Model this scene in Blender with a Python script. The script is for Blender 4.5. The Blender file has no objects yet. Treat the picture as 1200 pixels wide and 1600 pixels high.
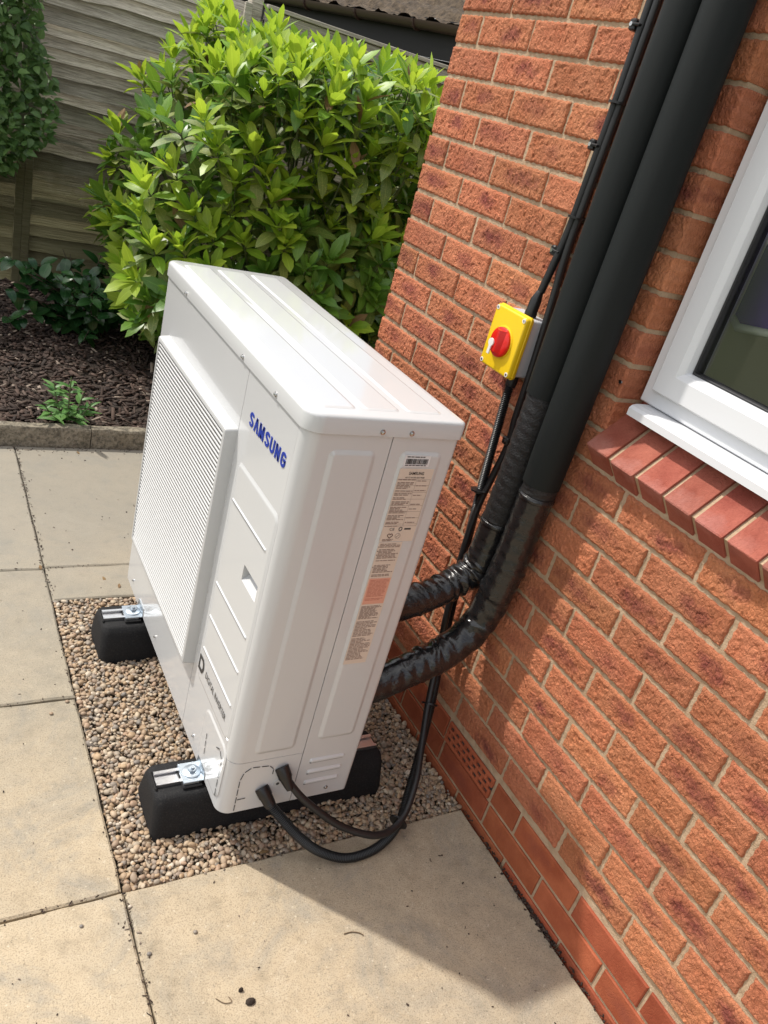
import bpy, math, random
import numpy as np
from mathutils import Vector, Matrix

random.seed(7); rng = np.random.default_rng(7)
scn = bpy.context.scene
col = scn.collection

# ------------------------------------------------------------------ camera
CAM = (-1.2757, -0.5609, 1.5581); YAW, PITCH, ROLL, FPX = 0.61036, -0.45055, 0.28569, 1248.63   # focal in pixels of a 1200x1600 picture
fw = Vector((math.sin(YAW)*math.cos(PITCH), math.cos(YAW)*math.cos(PITCH), math.sin(PITCH)))
rt = Vector((math.cos(YAW), -math.sin(YAW), 0)); up = rt.cross(fw)
rt, up = math.cos(ROLL)*rt + math.sin(ROLL)*up, -math.sin(ROLL)*rt + math.cos(ROLL)*up
cd = bpy.data.cameras.new('camera'); cam = bpy.data.objects.new('camera', cd); col.objects.link(cam)
cam.matrix_world = Matrix(((rt.x, up.x, -fw.x, CAM[0]), (rt.y, up.y, -fw.y, CAM[1]), (rt.z, up.z, -fw.z, CAM[2]), (0, 0, 0, 1)))
cd.sensor_fit = 'VERTICAL'; cd.sensor_height = 36; cd.lens = 36*FPX/1600; cd.clip_start = .02; cd.clip_end = 400
scn.camera = cam

# ------------------------------------------------------------------ sky, sun, exposure
SUN = Vector((-.481, .546, 1.084)).normalized()          # from the shadow the heat pump throws on the paving
w = bpy.data.worlds.new('World'); scn.world = w; w.use_nodes = True
nt = w.node_tree; nt.nodes.clear()
out = nt.nodes.new('ShaderNodeOutputWorld'); bg = nt.nodes.new('ShaderNodeBackground')
sky = nt.nodes.new('ShaderNodeTexSky'); sky.sky_type = 'NISHITA'; sky.sun_disc = False
sky.sun_elevation = math.asin(SUN.z); sky.sun_rotation = math.atan2(SUN.x, SUN.y) % (2*math.pi)
sky.air_density = 1.0; sky.dust_density = 3.0; sky.ozone_density = 1.0
tc = nt.nodes.new('ShaderNodeTexCoord'); no = nt.nodes.new('ShaderNodeTexNoise')
no.inputs['Scale'].default_value = 2.2; no.inputs['Detail'].default_value = 6; no.inputs['Roughness'].default_value = .58
mp = nt.nodes.new('ShaderNodeMapping'); mp.inputs['Scale'].default_value = (1, 1, 2.2)
rp = nt.nodes.new('ShaderNodeValToRGB'); rp.color_ramp.elements[0].position = .40; rp.color_ramp.elements[1].position = .62
mx = nt.nodes.new('ShaderNodeMixRGB'); mx.inputs[2].default_value = (11.5, 11.4, 11.2, 1)
L = nt.links.new
L(tc.outputs['Generated'], mp.inputs[0]); L(mp.outputs[0], no.inputs['Vector']); L(no.outputs['Fac'], rp.inputs[0])
L(rp.outputs[0], mx.inputs[0]); L(sky.outputs[0], mx.inputs[1]); L(mx.outputs[0], bg.inputs[0]); L(bg.outputs[0], out.inputs[0])
bg.inputs[1].default_value = .105
sd = bpy.data.lights.new('sun', 'SUN'); sd.energy = 3.0; sd.angle = math.radians(1.4); sd.color = (1, .95, .87)
so = bpy.data.objects.new('sun', sd); col.objects.link(so); so.rotation_euler = (-SUN).to_track_quat('-Z', 'Y').to_euler(); so.location = SUN*30
vs = scn.view_settings; vs.view_transform = 'Standard'; vs.look = 'None'; vs.gamma = 1; vs.use_curve_mapping = False; vs.exposure = .55

# ------------------------------------------------------------------ material helpers
class NT:
    def __init__(s, name):
        s.m = bpy.data.materials.new(name); s.m.use_nodes = True; s.t = s.m.node_tree
        s.b = s.t.nodes['Principled BSDF']; s.o = s.t.nodes['Material Output']
    def n(s, kind, **kw):
        nd = s.t.nodes.new('ShaderNode'+kind)
        for k, v in kw.items():
            if k.startswith('p_'): setattr(nd, k[2:], v)
            else: s.set(nd.inputs[int(k[1:]) if k[0] == 'i' and k[1:].isdigit() else k.replace('_', ' ')], v)
        return nd
    def set(s, inp, v):
        if isinstance(v, bpy.types.NodeSocket): s.t.links.new(v, inp)
        elif isinstance(v, bpy.types.Node): s.t.links.new(v.outputs[0], inp)
        else:
            if isinstance(v, tuple) and len(v) == 3 and inp.type == 'RGBA': v = v+(1,)
            inp.default_value = v
    def bs(s, **kw):
        for k, v in kw.items(): s.set(s.b.inputs[k.replace('_', ' ')], v)
        return s
    def math(s, op, a, b=0.5, clamp=False):
        return s.n('Math', p_operation=op, p_use_clamp=clamp, i0=a, i1=b).outputs[0]
    def mix(s, f, a, b, mode='MIX'):
        return s.n('MixRGB', p_blend_type=mode, i0=f, i1=a, i2=b).outputs[0]
    def noise(s, vec, scale, detail=4, rough=.55, dist=0):
        return s.n('TexNoise', Vector=vec, Scale=scale, Detail=detail, Roughness=rough, Distortion=dist).outputs[0]
    def ramp(s, f, *st):
        r = s.n('ValToRGB', i0=f); cr = r.color_ramp
        while len(cr.elements) < len(st): cr.elements.new(.5)
        for e, (p, c) in zip(cr.elements, st):
            e.position = p; e.color = (c, c, c, 1) if not isinstance(c, tuple) else c+(1,)
        return r.outputs[0]
    def bump(s, h, strength, dist=.002, normal=None):
        b = s.n('Bump', Height=h, Strength=strength, Distance=dist)
        if normal is not None: s.set(b.inputs['Normal'], normal)
        return b.outputs[0]
    def oc(s): return s.n('TexCoord').outputs['Object']
    def pos(s): return s.n('NewGeometry').outputs['Position']
    def rnd(s): return s.n('ObjectInfo').outputs['Random']

MAT = {}
def simple(name, c, rough=.5, metal=0, bumpscale=0, bs=.15, spec=.5, var=0):
    t = NT(name); t.bs(Base_Color=c, Roughness=rough, Metallic=metal, Specular_IOR_Level=spec)
    if var:
        nz = t.noise(t.pos(), 9, 5)
        t.bs(Base_Color=t.mix(t.math('MULTIPLY', nz, var), c, tuple(x*.45 for x in c)))
    if bumpscale: t.bs(Normal=t.bump(t.noise(t.pos(), bumpscale, 3), bs, .001))
    MAT[name] = t.m; return t

def brick_mat(name, ca, cb, cdark, dark, relief, rough=.9):
    t = NT(name); oc = t.oc(); r = t.rnd()
    off = t.n('VectorMath', p_operation='ADD', i0=oc, i1=t.n('CombineXYZ', i0=t.math('MULTIPLY', r, 37.), i1=t.math('MULTIPLY', r, 91.), i2=t.math('MULTIPLY', r, 53.)).outputs[0]).outputs[0]
    base = t.mix(t.ramp(t.noise(off, 14, 4), (.35, 0.), (.68, 1.)), ca, cb)
    sx = t.n('SeparateXYZ', i0=oc)
    fr = lambda k_: t.math('FRACT', t.math('MULTIPLY', r, k_))
    ey = t.math('POWER', t.math('ABSOLUTE', t.math('MULTIPLY', t.math('ADD', sx.outputs[1], t.math('MULTIPLY', t.math('SUBTRACT', fr(13.7), .5), .07)), t.math('ADD', 9., t.math('MULTIPLY', fr(29.3), 9.)))), 2.4)
    ez = t.math('POWER', t.math('ABSOLUTE', t.math('MULTIPLY', t.math('ADD', sx.outputs[2], t.math('MULTIPLY', t.math('SUBTRACT', fr(41.1), .5), .014)), 1/.029)), 2.)
    d = t.math('ADD', t.math('ADD', ey, ez), t.math('MULTIPLY', t.noise(off, 30, 5, .65), 1.9))
    blot = t.ramp(t.math('SUBTRACT', d, .55), (.25, 1.), (1., 0.))
    amt = t.math('MULTIPLY', t.ramp(fr(5.77), (.12, .10), (.60, 1.)), dark)
    c = t.mix(t.math('MULTIPLY', blot, amt), base, cdark)
    c = t.mix(t.math('MULTIPLY', t.ramp(t.noise(off, 160, 3, .7), (.40, 1.), (.52, 0.)), .25*relief), c, (.09, .03, .018))
    hue = t.n('HueSaturation', Hue=t.math('ADD', .494, t.math('MULTIPLY', r, .008)), Saturation=1.02, Value=t.math('ADD', .84, t.math('MULTIPLY', t.math('FRACT', t.math('MULTIPLY', r, 7.31)), .28)), Color=c)
    t.bs(Base_Color=hue.outputs[0], Roughness=rough, Specular_IOR_Level=.25)
    st = t.n('Mapping', i0=off); st.inputs['Scale'].default_value = (1, 1.0, .62)
    v1 = t.noise(st.outputs[0], 150, 5, .72, .35)
    wv = t.n('VectorMath', p_operation='ADD', i0=st.outputs[0], i1=t.n('VectorMath', p_operation='SCALE', i0=t.n('TexNoise', Vector=st.outputs[0], Scale=90., Detail=2.).outputs[1], Scale=.012).outputs[0]).outputs[0]
    v2 = t.n('TexVoronoi', Vector=wv, Scale=105., p_feature='DISTANCE_TO_EDGE').outputs['Distance']
    h = t.math('ADD', t.ramp(v1, (.30, 0.), (.66, 1.)), t.ramp(v2, (.0, 0.), (.16, .55)))
    t.bs(Normal=t.bump(h, min(1, relief*1.4), .0032)); MAT[name] = t.m
brick_mat('rough_brick', (.56, .228, .120), (.49, .180, .090), (.245, .072, .055), .95, .65)
brick_mat('smooth_brick', (.38, .115, .055), (.27, .070, .032), (.22, .062, .04), .6, .22, .75)
brick_mat('sill_brick', (.37, .125, .084), (.25, .070, .046), (.40, .18, .145), .7, .35, .8)

t = NT('mortar'); p = t.pos(); n1 = t.noise(p, 40, 5)
t.bs(Base_Color=t.mix(t.ramp(n1, (.3, 0.), (.7, 1.)), (.385, .27, .172), (.50, .375, .255)), Roughness=.95, Specular_IOR_Level=.2,
     Normal=t.bump(t.math('ADD', t.noise(p, 420, 3, .6), t.math('MULTIPLY', t.noise(p, 60, 3), 2.)), .8, .003)); MAT['mortar'] = t.m

t = NT('paving'); p = t.pos(); r = t.rnd()
n1 = t.noise(p, 2.6, 6, .6); n2 = t.noise(p, 22, 5, .65); n3 = t.noise(p, 320, 3, .6); n4 = t.noise(p, 95, 3, .6)
nb = t.noise(p, 1.3, 6, .68, .4); nw = t.noise(p, 4.5, 7, .72, .8)
c = t.mix(t.ramp(nb, (.36, 0.), (.62, 1.)), (.325, .28, .21), (.47, .38, .262))
c = t.mix(t.math('MULTIPLY', t.ramp(nw, (.50, 0.), (.66, 1.)), .75), c, (.275, .255, .215))
c = t.mix(t.math('MULTIPLY', t.ramp(nw, (.30, 1.), (.42, 0.)), .55), c, (.53, .455, .345))
c = t.mix(t.math('MULTIPLY', t.ramp(n2, (.44, 0.), (.74, 1.)), .45), c, (.52, .44, .32))
c = t.mix(t.math('MULTIPLY', t.ramp(n2, (.26, 1.), (.44, 0.)), .5), c, (.22, .185, .13))
n5 = t.noise(p, 130, 4, .7)
c = t.mix(t.math('MULTIPLY', t.ramp(n3, (.36, 1.), (.50, 0.)), .5), c, (.16, .13, .09))
c = t.mix(t.math('MULTIPLY', t.ramp(n5, (.32, 1.), (.40, 0.)), .6), c, (.13, .11, .08))
c = t.mix(t.math('MULTIPLY', t.ramp(n4, (.64, 0.), (.70, 1.)), .5), c, (.60, .53, .41))
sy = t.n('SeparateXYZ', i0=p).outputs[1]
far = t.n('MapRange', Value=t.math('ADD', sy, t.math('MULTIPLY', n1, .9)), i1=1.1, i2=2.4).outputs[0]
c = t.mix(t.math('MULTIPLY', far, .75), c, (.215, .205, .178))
c = t.n('HueSaturation', Value=t.math('ADD', .93, t.math('MULTIPLY', r, .14)), Color=c).outputs[0]
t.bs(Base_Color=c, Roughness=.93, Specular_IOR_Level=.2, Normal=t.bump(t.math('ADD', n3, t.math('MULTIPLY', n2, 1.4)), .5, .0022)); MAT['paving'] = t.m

t = NT('soil'); p = t.pos()
t.bs(Base_Color=t.mix(t.noise(p, 30, 5), (.016, .011, .008), (.05, .034, .024)), Roughness=1., Normal=t.bump(t.noise(p, 60, 5), .8, .01)); MAT['soil'] = t.m
t = NT('sand_joint'); p = t.pos()
t.bs(Base_Color=t.mix(t.noise(p, 50, 5), (.07, .055, .038), (.20, .16, .11)), Roughness=1.); MAT['sand_joint'] = t.m
t = NT('lawn'); p = t.pos()
t.bs(Base_Color=t.mix(t.noise(p, 8, 6), (.035, .07, .015), (.09, .11, .03)), Roughness=1., Normal=t.bump(t.noise(p, 120, 4), .8, .02)); MAT['lawn'] = t.m
def attr_mat(name, stops, rough, spec=.4, nscale=120, dark=.35, bump=.2):
    t = NT(name); a = t.n('Attribute', p_attribute_name='tint').outputs['Fac']
    r = t.n('ValToRGB', i0=a); cr = r.color_ramp; cr.interpolation = 'LINEAR'
    while len(cr.elements) < len(stops): cr.elements.new(.5)
    for i, (e, c) in enumerate(zip(cr.elements, stops)): e.position = i/(len(stops)-1); e.color = c+(1,)
    nz = t.noise(t.pos(), nscale, 4, .6)
    t.bs(Base_Color=t.mix(t.math('MULTIPLY', nz, dark), r.outputs[0], (.03, .024, .018)), Roughness=rough, Specular_IOR_Level=spec, Normal=t.bump(nz, bump, .001)); MAT[name] = t.m
attr_mat('pebble', [(.37, .255, .155), (.47, .33, .20), (.30, .215, .15), (.43, .31, .205), (.21, .19, .17), (.52, .41, .28), (.40, .265, .175), (.27, .23, .19), (.49, .385, .265), (.60, .52, .42)], .62)
attr_mat('bark', [(.020, .012, .008), (.060, .032, .022), (.026, .016, .012), (.10, .062, .046), (.016, .010, .008), (.048, .028, .021), (.13, .092, .072), (.36, .29, .23)], .85)

t = NT('white_paint'); p = t.pos()
t.bs(Base_Color=(.545, .55, .555), Roughness=.22, Specular_IOR_Level=.5, Coat_Weight=.45, Coat_Roughness=.05); MAT['white_paint'] = t.m
simple('white_plastic', (.50, .503, .503), .42, 0, 0, .15, .5, .12)
simple('upvc', (.66, .67, .69), .22)
simple('seam_dark', (.035, .035, .035), .6)
simple('grille_back', (.10, .10, .10), .7)
simple('blue_print', (.006, .03, .30), .4)
simple('black_print', (.03, .03, .032), .45)
simple('brown_print', (.10, .05, .035), .6)
simple('zinc', (.42, .47, .52), .45, 1, 300, .15)
simple('aluminium', (.72, .72, .73), .33, 1, 200, .1)
simple('screw_steel', (.5, .5, .5), .25, 1)
simple('foam_sleeve', (.0085, .0105, .0105), .6, 0, 500, .18, .22)
simple('black_plastic', (.009, .009, .010), .36)
simple('black_cable', (.010, .010, .011), .45)
simple('yellow_plastic', (.78, .52, .010), .33)
simple('red_plastic', (.62, .012, .008), .25)
simple('grey_plastic', (.52, .53, .56), .4)
simple('pale_plastic', (.72, .70, .66), .4)
simple('gasket', (.02, .02, .022), .5)
simple('plaster', (.62, .58, .46), .9)
simple('purple_cloth', (.17, .08, .40), .95, 0, 400, .3)
simple('white_trim', (.78, .78, .70), .9)
simple('twig', (.16, .11, .065), .9)
simple('stem', (.075, .10, .035), .7)
simple('bark_stem', (.07, .055, .035), .9)
simple('gutter_brown', (.052, .030, .024), .35)
simple('fascia_black', (.018, .017, .017), .7, 0, 40, .3, .3)
simple('kerb_concrete_plain', (.2, .17, .13), .95)
simple('label_white', (.66, .65, .66), .45)
simple('label_cream', (.62, .52, .44), .5)
simple('label_salmon', (.66, .33, .24), .5)
simple('label_line', (.26, .19, .16), .6)
simple('salmon_line', (.50, .20, .14), .6)

t = NT('rubber_block'); p = t.pos()
v = t.n('TexVoronoi', Vector=p, Scale=420.).outputs['Distance']
t.bs(Base_Color=t.mix(t.ramp(t.noise(p, 300, 3), (.5, 0.), (.75, 1.)), (.006, .006, .007), (.024, .023, .022)), Roughness=.75, Specular_IOR_Level=.35, Normal=t.bump(v, .5, .0015)); MAT['rubber_block'] = t.m
t = NT('tape_wrap'); p = t.oc()
t.bs(Base_Color=(.010, .010, .011), Roughness=t.ramp(t.noise(p, 30, 3), (.3, .16), (.7, .34)), Specular_IOR_Level=.6,
     Normal=t.bump(t.noise(t.n('Mapping', i0=p, Scale=(1., 1., 2.4)).outputs[0], 42, 2, .45, 1.4), .28, .005)); MAT['tape_wrap'] = t.m
t = NT('rough_wrap'); p = t.oc()
t.bs(Base_Color=(.009, .009, .010), Roughness=.48, Normal=t.bump(t.noise(p, 230, 4, .65), .9, .003)); MAT['rough_wrap'] = t.m
t = NT('kerb_concrete'); p = t.pos(); n = t.noise(p, 34, 6, .65); n2 = t.noise(p, 160, 4, .6)
up_ = t.n('SeparateXYZ', i0=t.n('NewGeometry').outputs['Normal']).outputs[2]
c = t.mix(t.ramp(n, (.35, 0.), (.6, 1.)), (.10, .085, .062), (.24, .205, .15))
c = t.mix(t.math('MULTIPLY', t.ramp(n2, (.5, 0.), (.7, 1.)), .6), c, (.33, .30, .24))
c = t.mix(t.math('MULTIPLY', t.ramp(t.noise(p, 70, 4), (.5, 0.), (.6, 1.)), .55), c, (.045, .04, .03))
t.bs(Base_Color=c, Roughness=.95, Normal=t.bump(n2, .7, .004)); MAT['kerb_concrete'] = t.m

t = NT('fence_wood'); p = t.pos(); r = t.rnd()
off = t.n('VectorMath', p_operation='ADD', i0=p, i1=t.n('CombineXYZ', i0=t.math('MULTIPLY', r, 13.), i1=0., i2=t.math('MULTIPLY', r, 3.)).outputs[0]).outputs[0]
mp = t.n('Mapping', i0=off); mp.inputs['Scale'].default_value = (2.6, 10, 70)
g = t.noise(mp.outputs[0], 1.9, 6, .72, .25); g2 = t.noise(mp.outputs[0], 5, 4, .6)
c = t.mix(t.ramp(g, (.32, 0.), (.66, 1.)), (.22, .195, .155), (.56, .515, .435))
c = t.mix(t.math('MULTIPLY', t.ramp(g2, (.3, 1.), (.46, 0.)), .6), c, (.045, .04, .032))
sz = t.n('SeparateXYZ', i0=p).outputs[2]
alg = t.n('MapRange', Value=t.math('ADD', sz, t.math('MULTIPLY', t.noise(p, 2.4, 5, .65), 1.3)), i1=1.35, i2=2.05, i3=1., i4=0.).outputs[0]
c = t.mix(t.math('MULTIPLY', alg, .86), c, t.mix(g, (.060, .055, .018), (.165, .148, .058)))
c = t.n('HueSaturation', Value=t.math('ADD', .68, t.math('MULTIPLY', r, .58)), Color=c).outputs[0]
t.bs(Base_Color=c, Roughness=.92, Specular_IOR_Level=.2, Normal=t.bump(g, .8, .005)); MAT['fence_wood'] = t.m
t = NT('moss_roof'); p = t.pos(); n = t.noise(p, 26, 6, .7)
t.bs(Base_Color=t.mix(t.ramp(n, (.3, 0.), (.7, 1.)), (.020, .014, .009), (.15, .108, .068)), Roughness=1., Normal=t.bump(n, 1., .03)); MAT['moss_roof'] = t.m

def leaf_mat(name, ca, cb, spots=0, trans=.3, rough=.34, spotc=(.36, .34, .10), tcol=None):
    t = NT(name); a = t.n('Attribute', p_attribute_name='tint').outputs['Fac']
    r = t.math('FRACT', t.math('ADD', t.rnd(), a))
    p = t.pos()
    c = t.mix(r, ca, cb)
    uv = t.n('Attribute', p_attribute_name='mid').outputs['Fac']
    c = t.mix(t.math('MULTIPLY', t.ramp(uv, (.0, 1.), (.10, 0.)), .35), c, tuple(min(1, x*1.8+.03) for x in cb))
    if spots:
        v = t.n('TexVoronoi', Vector=p, Scale=170., Randomness=1.).outputs['Distance']
        f = t.math('MULTIPLY', t.ramp(t.math('ADD', v, t.math('MULTIPLY', t.noise(p, 60, 3), .35)), (.38, 1.), (.50, 0.)), spots)
        c = t.mix(f, c, spotc)
    t.bs(Base_Color=c, Roughness=rough, Specular_IOR_Level=.45, Normal=t.bump(t.noise(p, 90, 2), .12, .004))
    tr = t.n('BsdfTranslucent', Color=t.mix(.5, c, tcol or tuple(min(1., x*1.7) for x in cb)))
    ms = t.n('MixShader', i0=trans, i1=t.b.outputs[0], i2=tr.outputs[0]); t.t.links.new(ms.outputs[0], t.o.inputs[0]); MAT[name] = t.m
leaf_mat('leaf_young', (.19, .36, .030), (.38, .49, .052), 0, .46, .40, tcol=(.56, .72, .05))
leaf_mat('leaf_green', (.060, .165, .024), (.15, .285, .036), .25, .36, .36, tcol=(.28, .46, .035))
leaf_mat('leaf_old', (.075, .145, .026), (.22, .255, .060), .8, .24, .40)
leaf_mat('leaf_dark', (.010, .040, .012), (.030, .085, .022), 0, .14, .25)
leaf_mat('leaf_ivy', (.050, .115, .030), (.145, .245, .070), 0, .32, .45)
leaf_mat('leaf_weed', (.055, .16, .035), (.13, .26, .07), 0, .32, .45)
leaf_mat('leaf_dry', (.16, .09, .04), (.26, .17, .08), 0, .15, .8)

t = NT('window_glass')
lw = t.n('Fresnel', IOR=1.5); gl = t.n('BsdfGlossy', Roughness=.0); tp = t.n('BsdfTransparent', Color=(.92, .94, .92))
ms = t.n('MixShader', i0=lw.outputs[0], i1=tp.outputs[0], i2=gl.outputs[0]); t.t.links.new(ms.outputs[0], t.o.inputs[0]); MAT['window_glass'] = t.m

# ------------------------------------------------------------------ object helpers
def link(name, me, mat=None, parent=None, loc=None):
    o = bpy.data.objects.new(name, me); col.objects.link(o)
    if mat and me and not me.materials: me.materials.append(MAT[mat])
    if parent is not None: o.parent = parent
    if loc is not None: o.location = loc
    return o
def empty(name, loc=(0, 0, 0), parent=None):
    o = bpy.data.objects.new(name, None); col.objects.link(o); o.location = loc; o.empty_display_size = .05
    if parent is not None: o.parent = parent
    return o
def tag(o, label=None, cat=None, group=None, kind=None):
    if label: o['label'] = label
    if cat: o['category'] = cat
    if group: o['group'] = group
    if kind: o['kind'] = kind
    return o
def smooth(me, ang=40):
    me.shade_smooth() if ang >= 180 else None
    if ang < 180:
        me.shade_smooth(); me.set_sharp_from_angle(angle=math.radians(ang))
class MB:
    def __init__(s): s.v = []; s.f = []
    def add(s, vs, fs):
        b = len(s.v); s.v += [tuple(x) for x in vs]; s.f += [tuple(i+b for i in f) for f in fs]; return s
    def box(s, a, b, bev=0):
        x0, y0, z0 = [min(p, q) for p, q in zip(a, b)]; x1, y1, z1 = [max(p, q) for p, q in zip(a, b)]
        if bev <= 0:
            return s.add([(x0,y0,z0),(x1,y0,z0),(x1,y1,z0),(x0,y1,z0),(x0,y0,z1),(x1,y0,z1),(x1,y1,z1),(x0,y1,z1)],
                         [(0,3,2,1),(4,5,6,7),(0,1,5,4),(1,2,6,5),(2,3,7,6),(3,0,4,7)])
        B = bev; vs = []
        for z, i in ((z0, B), (z0+B, 0), (z1-B, 0), (z1, B)):
            xa, xb, ya, yb = x0+i, x1-i, y0+i, y1-i; k = B if i == 0 else B*.6
            vs += [(xa+k,ya,z),(xb-k,ya,z),(xb,ya+k,z),(xb,yb-k,z),(xb-k,yb,z),(xa+k,yb,z),(xa,yb-k,z),(xa,ya+k,z)]
        fs = [tuple(range(7, -1, -1)), tuple(range(24, 32))]
        for l in range(3):
            for i in range(8):
                j = (i+1) % 8; fs.append((l*8+i, l*8+j, l*8+8+j, l*8+8+i))
        return s.add(vs, fs)
    def quad(s, a, b, c, d): return s.add([a, b, c, d], [(0, 1, 2, 3)])
    def prism(s, poly, n, h):           # poly: list of 3D points, extruded by vector n*h
        n = Vector(n)*h; k = len(poly); p = [Vector(q) for q in poly]
        return s.add([*p, *[q+n for q in p]], [tuple(range(k-1, -1, -1)), tuple(range(k, 2*k))] + [(i, (i+1) % k, k+(i+1) % k, k+i) for i in range(k)])
    def loft(s, rings, cap=True, closed=True):
        k = len(rings[0]); vs = [q for r in rings for q in r]; fs = []
        for l in range(len(rings)-1):
            for i in range(k if closed else k-1):
                j = (i+1) % k; fs.append((l*k+i, l*k+j, (l+1)*k+j, (l+1)*k+i))
        if cap: fs += [tuple(range(k-1, -1, -1)), tuple(range((len(rings)-1)*k, len(rings)*k))]
        return s.add(vs, fs)
    def tube(s, pts, r, seg=16, cap=True, rf=None):
        pts = [Vector(p) for p in pts]; rings = []; N = len(pts)
        tan = [(pts[min(i+1, N-1)]-pts[max(i-1, 0)]).normalized() for i in range(N)]
        nrm = tan[0].orthogonal().normalized()
        for i, p in enumerate(pts):
            nrm = (nrm - tan[i]*nrm.dot(tan[i])).normalized(); bn = tan[i].cross(nrm)
            ring = []
            for k in range(seg):
                a = 2*math.pi*k/seg; rr = (r[i] if isinstance(r, (list, tuple)) else r)
                if rf: rr *= rf(i/(N-1), a, p)
                ring.append(p + (nrm*math.cos(a) + bn*math.sin(a))*rr)
            rings.append(ring)
        return s.loft(rings, cap)
    def cyl(s, c, n, r, h, seg=20, r2=None):
        c = Vector(c); n = Vector(n).normalized(); return s.tube([c, c+n*h], [r, r if r2 is None else r2], seg)
    def mesh(s, name, sm=None):
        me = bpy.data.meshes.new(name); me.from_pydata(s.v, [], s.f); me.update()
        if sm: smooth(me, sm)
        return me
    def build(s, name, mat, parent=None, sm=None, loc=None): return link(name, s.mesh(name, sm), mat, parent, loc)
def spline(pts, n):                      # Catmull-Rom through the points, about n samples evenly spaced
    P = [Vector(p) for p in pts]; P = [2*P[0]-P[1]] + P + [2*P[-1]-P[-2]]; dense = []
    for i in range(1, len(P)-2):
        for k in range(40):
            t_ = k/40; a, b, c, d = P[i-1], P[i], P[i+1], P[i+2]
            dense.append(.5*((2*b) + (c-a)*t_ + (2*a-5*b+4*c-d)*t_*t_ + (3*b-a-3*c+d)*t_**3))
    dense.append(P[-2]); L_ = [0]
    for i in range(1, len(dense)): L_.append(L_[-1]+(dense[i]-dense[i-1]).length)
    out_ = []; j = 0
    for k in range(n):
        s_ = L_[-1]*k/(n-1)
        while j < len(L_)-2 and L_[j+1] < s_: j += 1
        f = (s_-L_[j])/max(1e-9, L_[j+1]-L_[j]); out_.append(dense[j].lerp(dense[j+1], min(1, f)))
    return out_
def rrect(x0, y0, x1, y1, r, seg=5, rs=None):   # rounded rectangle outline, counter-clockwise, corner radii rs = (x0y0, x1y0, x1y1, x0y1)
    rs = rs or (r,)*4; P = []
    for (cx, cy, a0), q in zip(((x0, y0, 180), (x1, y0, 270), (x1, y1, 0), (x0, y1, 90)), rs):
        sx = 1 if cx == x0 else -1; sy = 1 if cy == y0 else -1
        for k in range(seg+1):
            a = math.radians(a0+90*k/seg); P.append((cx+sx*q+q*math.cos(a), cy+sy*q+q*math.sin(a)))
    return P
def in_view(x, y, z, m=60):
    d = Vector((x, y, z))-Vector(CAM); f = d.dot(fw)
    if f < .05: return False
    px = 600+FPX*d.dot(rt)/f; py = 800-FPX*d.dot(up)/f
    return -m < px < 1200+m and -m < py < 1600+m
def text_mesh(body, name, o, u, v, width, height, mat, parent, thick=.0006, weight=0.0, spacing=1.0):
    cu = bpy.data.curves.new(name, 'FONT'); cu.body = body; cu.size = 1; cu.offset = weight; cu.space_character = spacing; cu.resolution_u = 4
    to = bpy.data.objects.new(name, cu); col.objects.link(to); bpy.context.view_layer.update()
    me = bpy.data.meshes.new_from_object(to.evaluated_get(bpy.context.evaluated_depsgraph_get())); bpy.data.objects.remove(to)
    co = np.array([q.co for q in me.vertices]); mn, mxx = co.min(0), co.max(0); u, v, o = Vector(u), Vector(v), Vector(o); nrm = u.cross(v)
    for q in me.vertices:
        a = (q.co.x-mn[0])/(mxx[0]-mn[0])*width; b = (q.co.y-mn[1])/(mxx[1]-mn[1])*height
        q.co = o+u*a+v*b+nrm*thick
    me.materials.clear(); return link(name, me, mat, parent)
def np_mesh(name, V, F, tint=None, mat=None, extra=None, sm=True):
    me = bpy.data.meshes.new(name); k = F.shape[1]
    me.vertices.add(len(V)); me.vertices.foreach_set('co', V.astype(np.float32).ravel())
    me.loops.add(F.size); me.loops.foreach_set('vertex_index', F.astype(np.int32).ravel())
    me.polygons.add(len(F)); me.polygons.foreach_set('loop_start', np.arange(0, F.size, k, dtype=np.int32))
    me.polygons.foreach_set('loop_total', np.full(len(F), k, dtype=np.int32))
    me.update(calc_edges=True)
    if tint is not None:
        a = me.attributes.new('tint', 'FLOAT', 'POINT'); a.data.foreach_set('value', tint.astype(np.float32))
    for nm, arr in (extra or {}).items():
        a = me.attributes.new(nm, 'FLOAT', 'POINT'); a.data.foreach_set('value', arr.astype(np.float32))
    if sm: me.shade_smooth()
    me.validate(); return me

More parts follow.
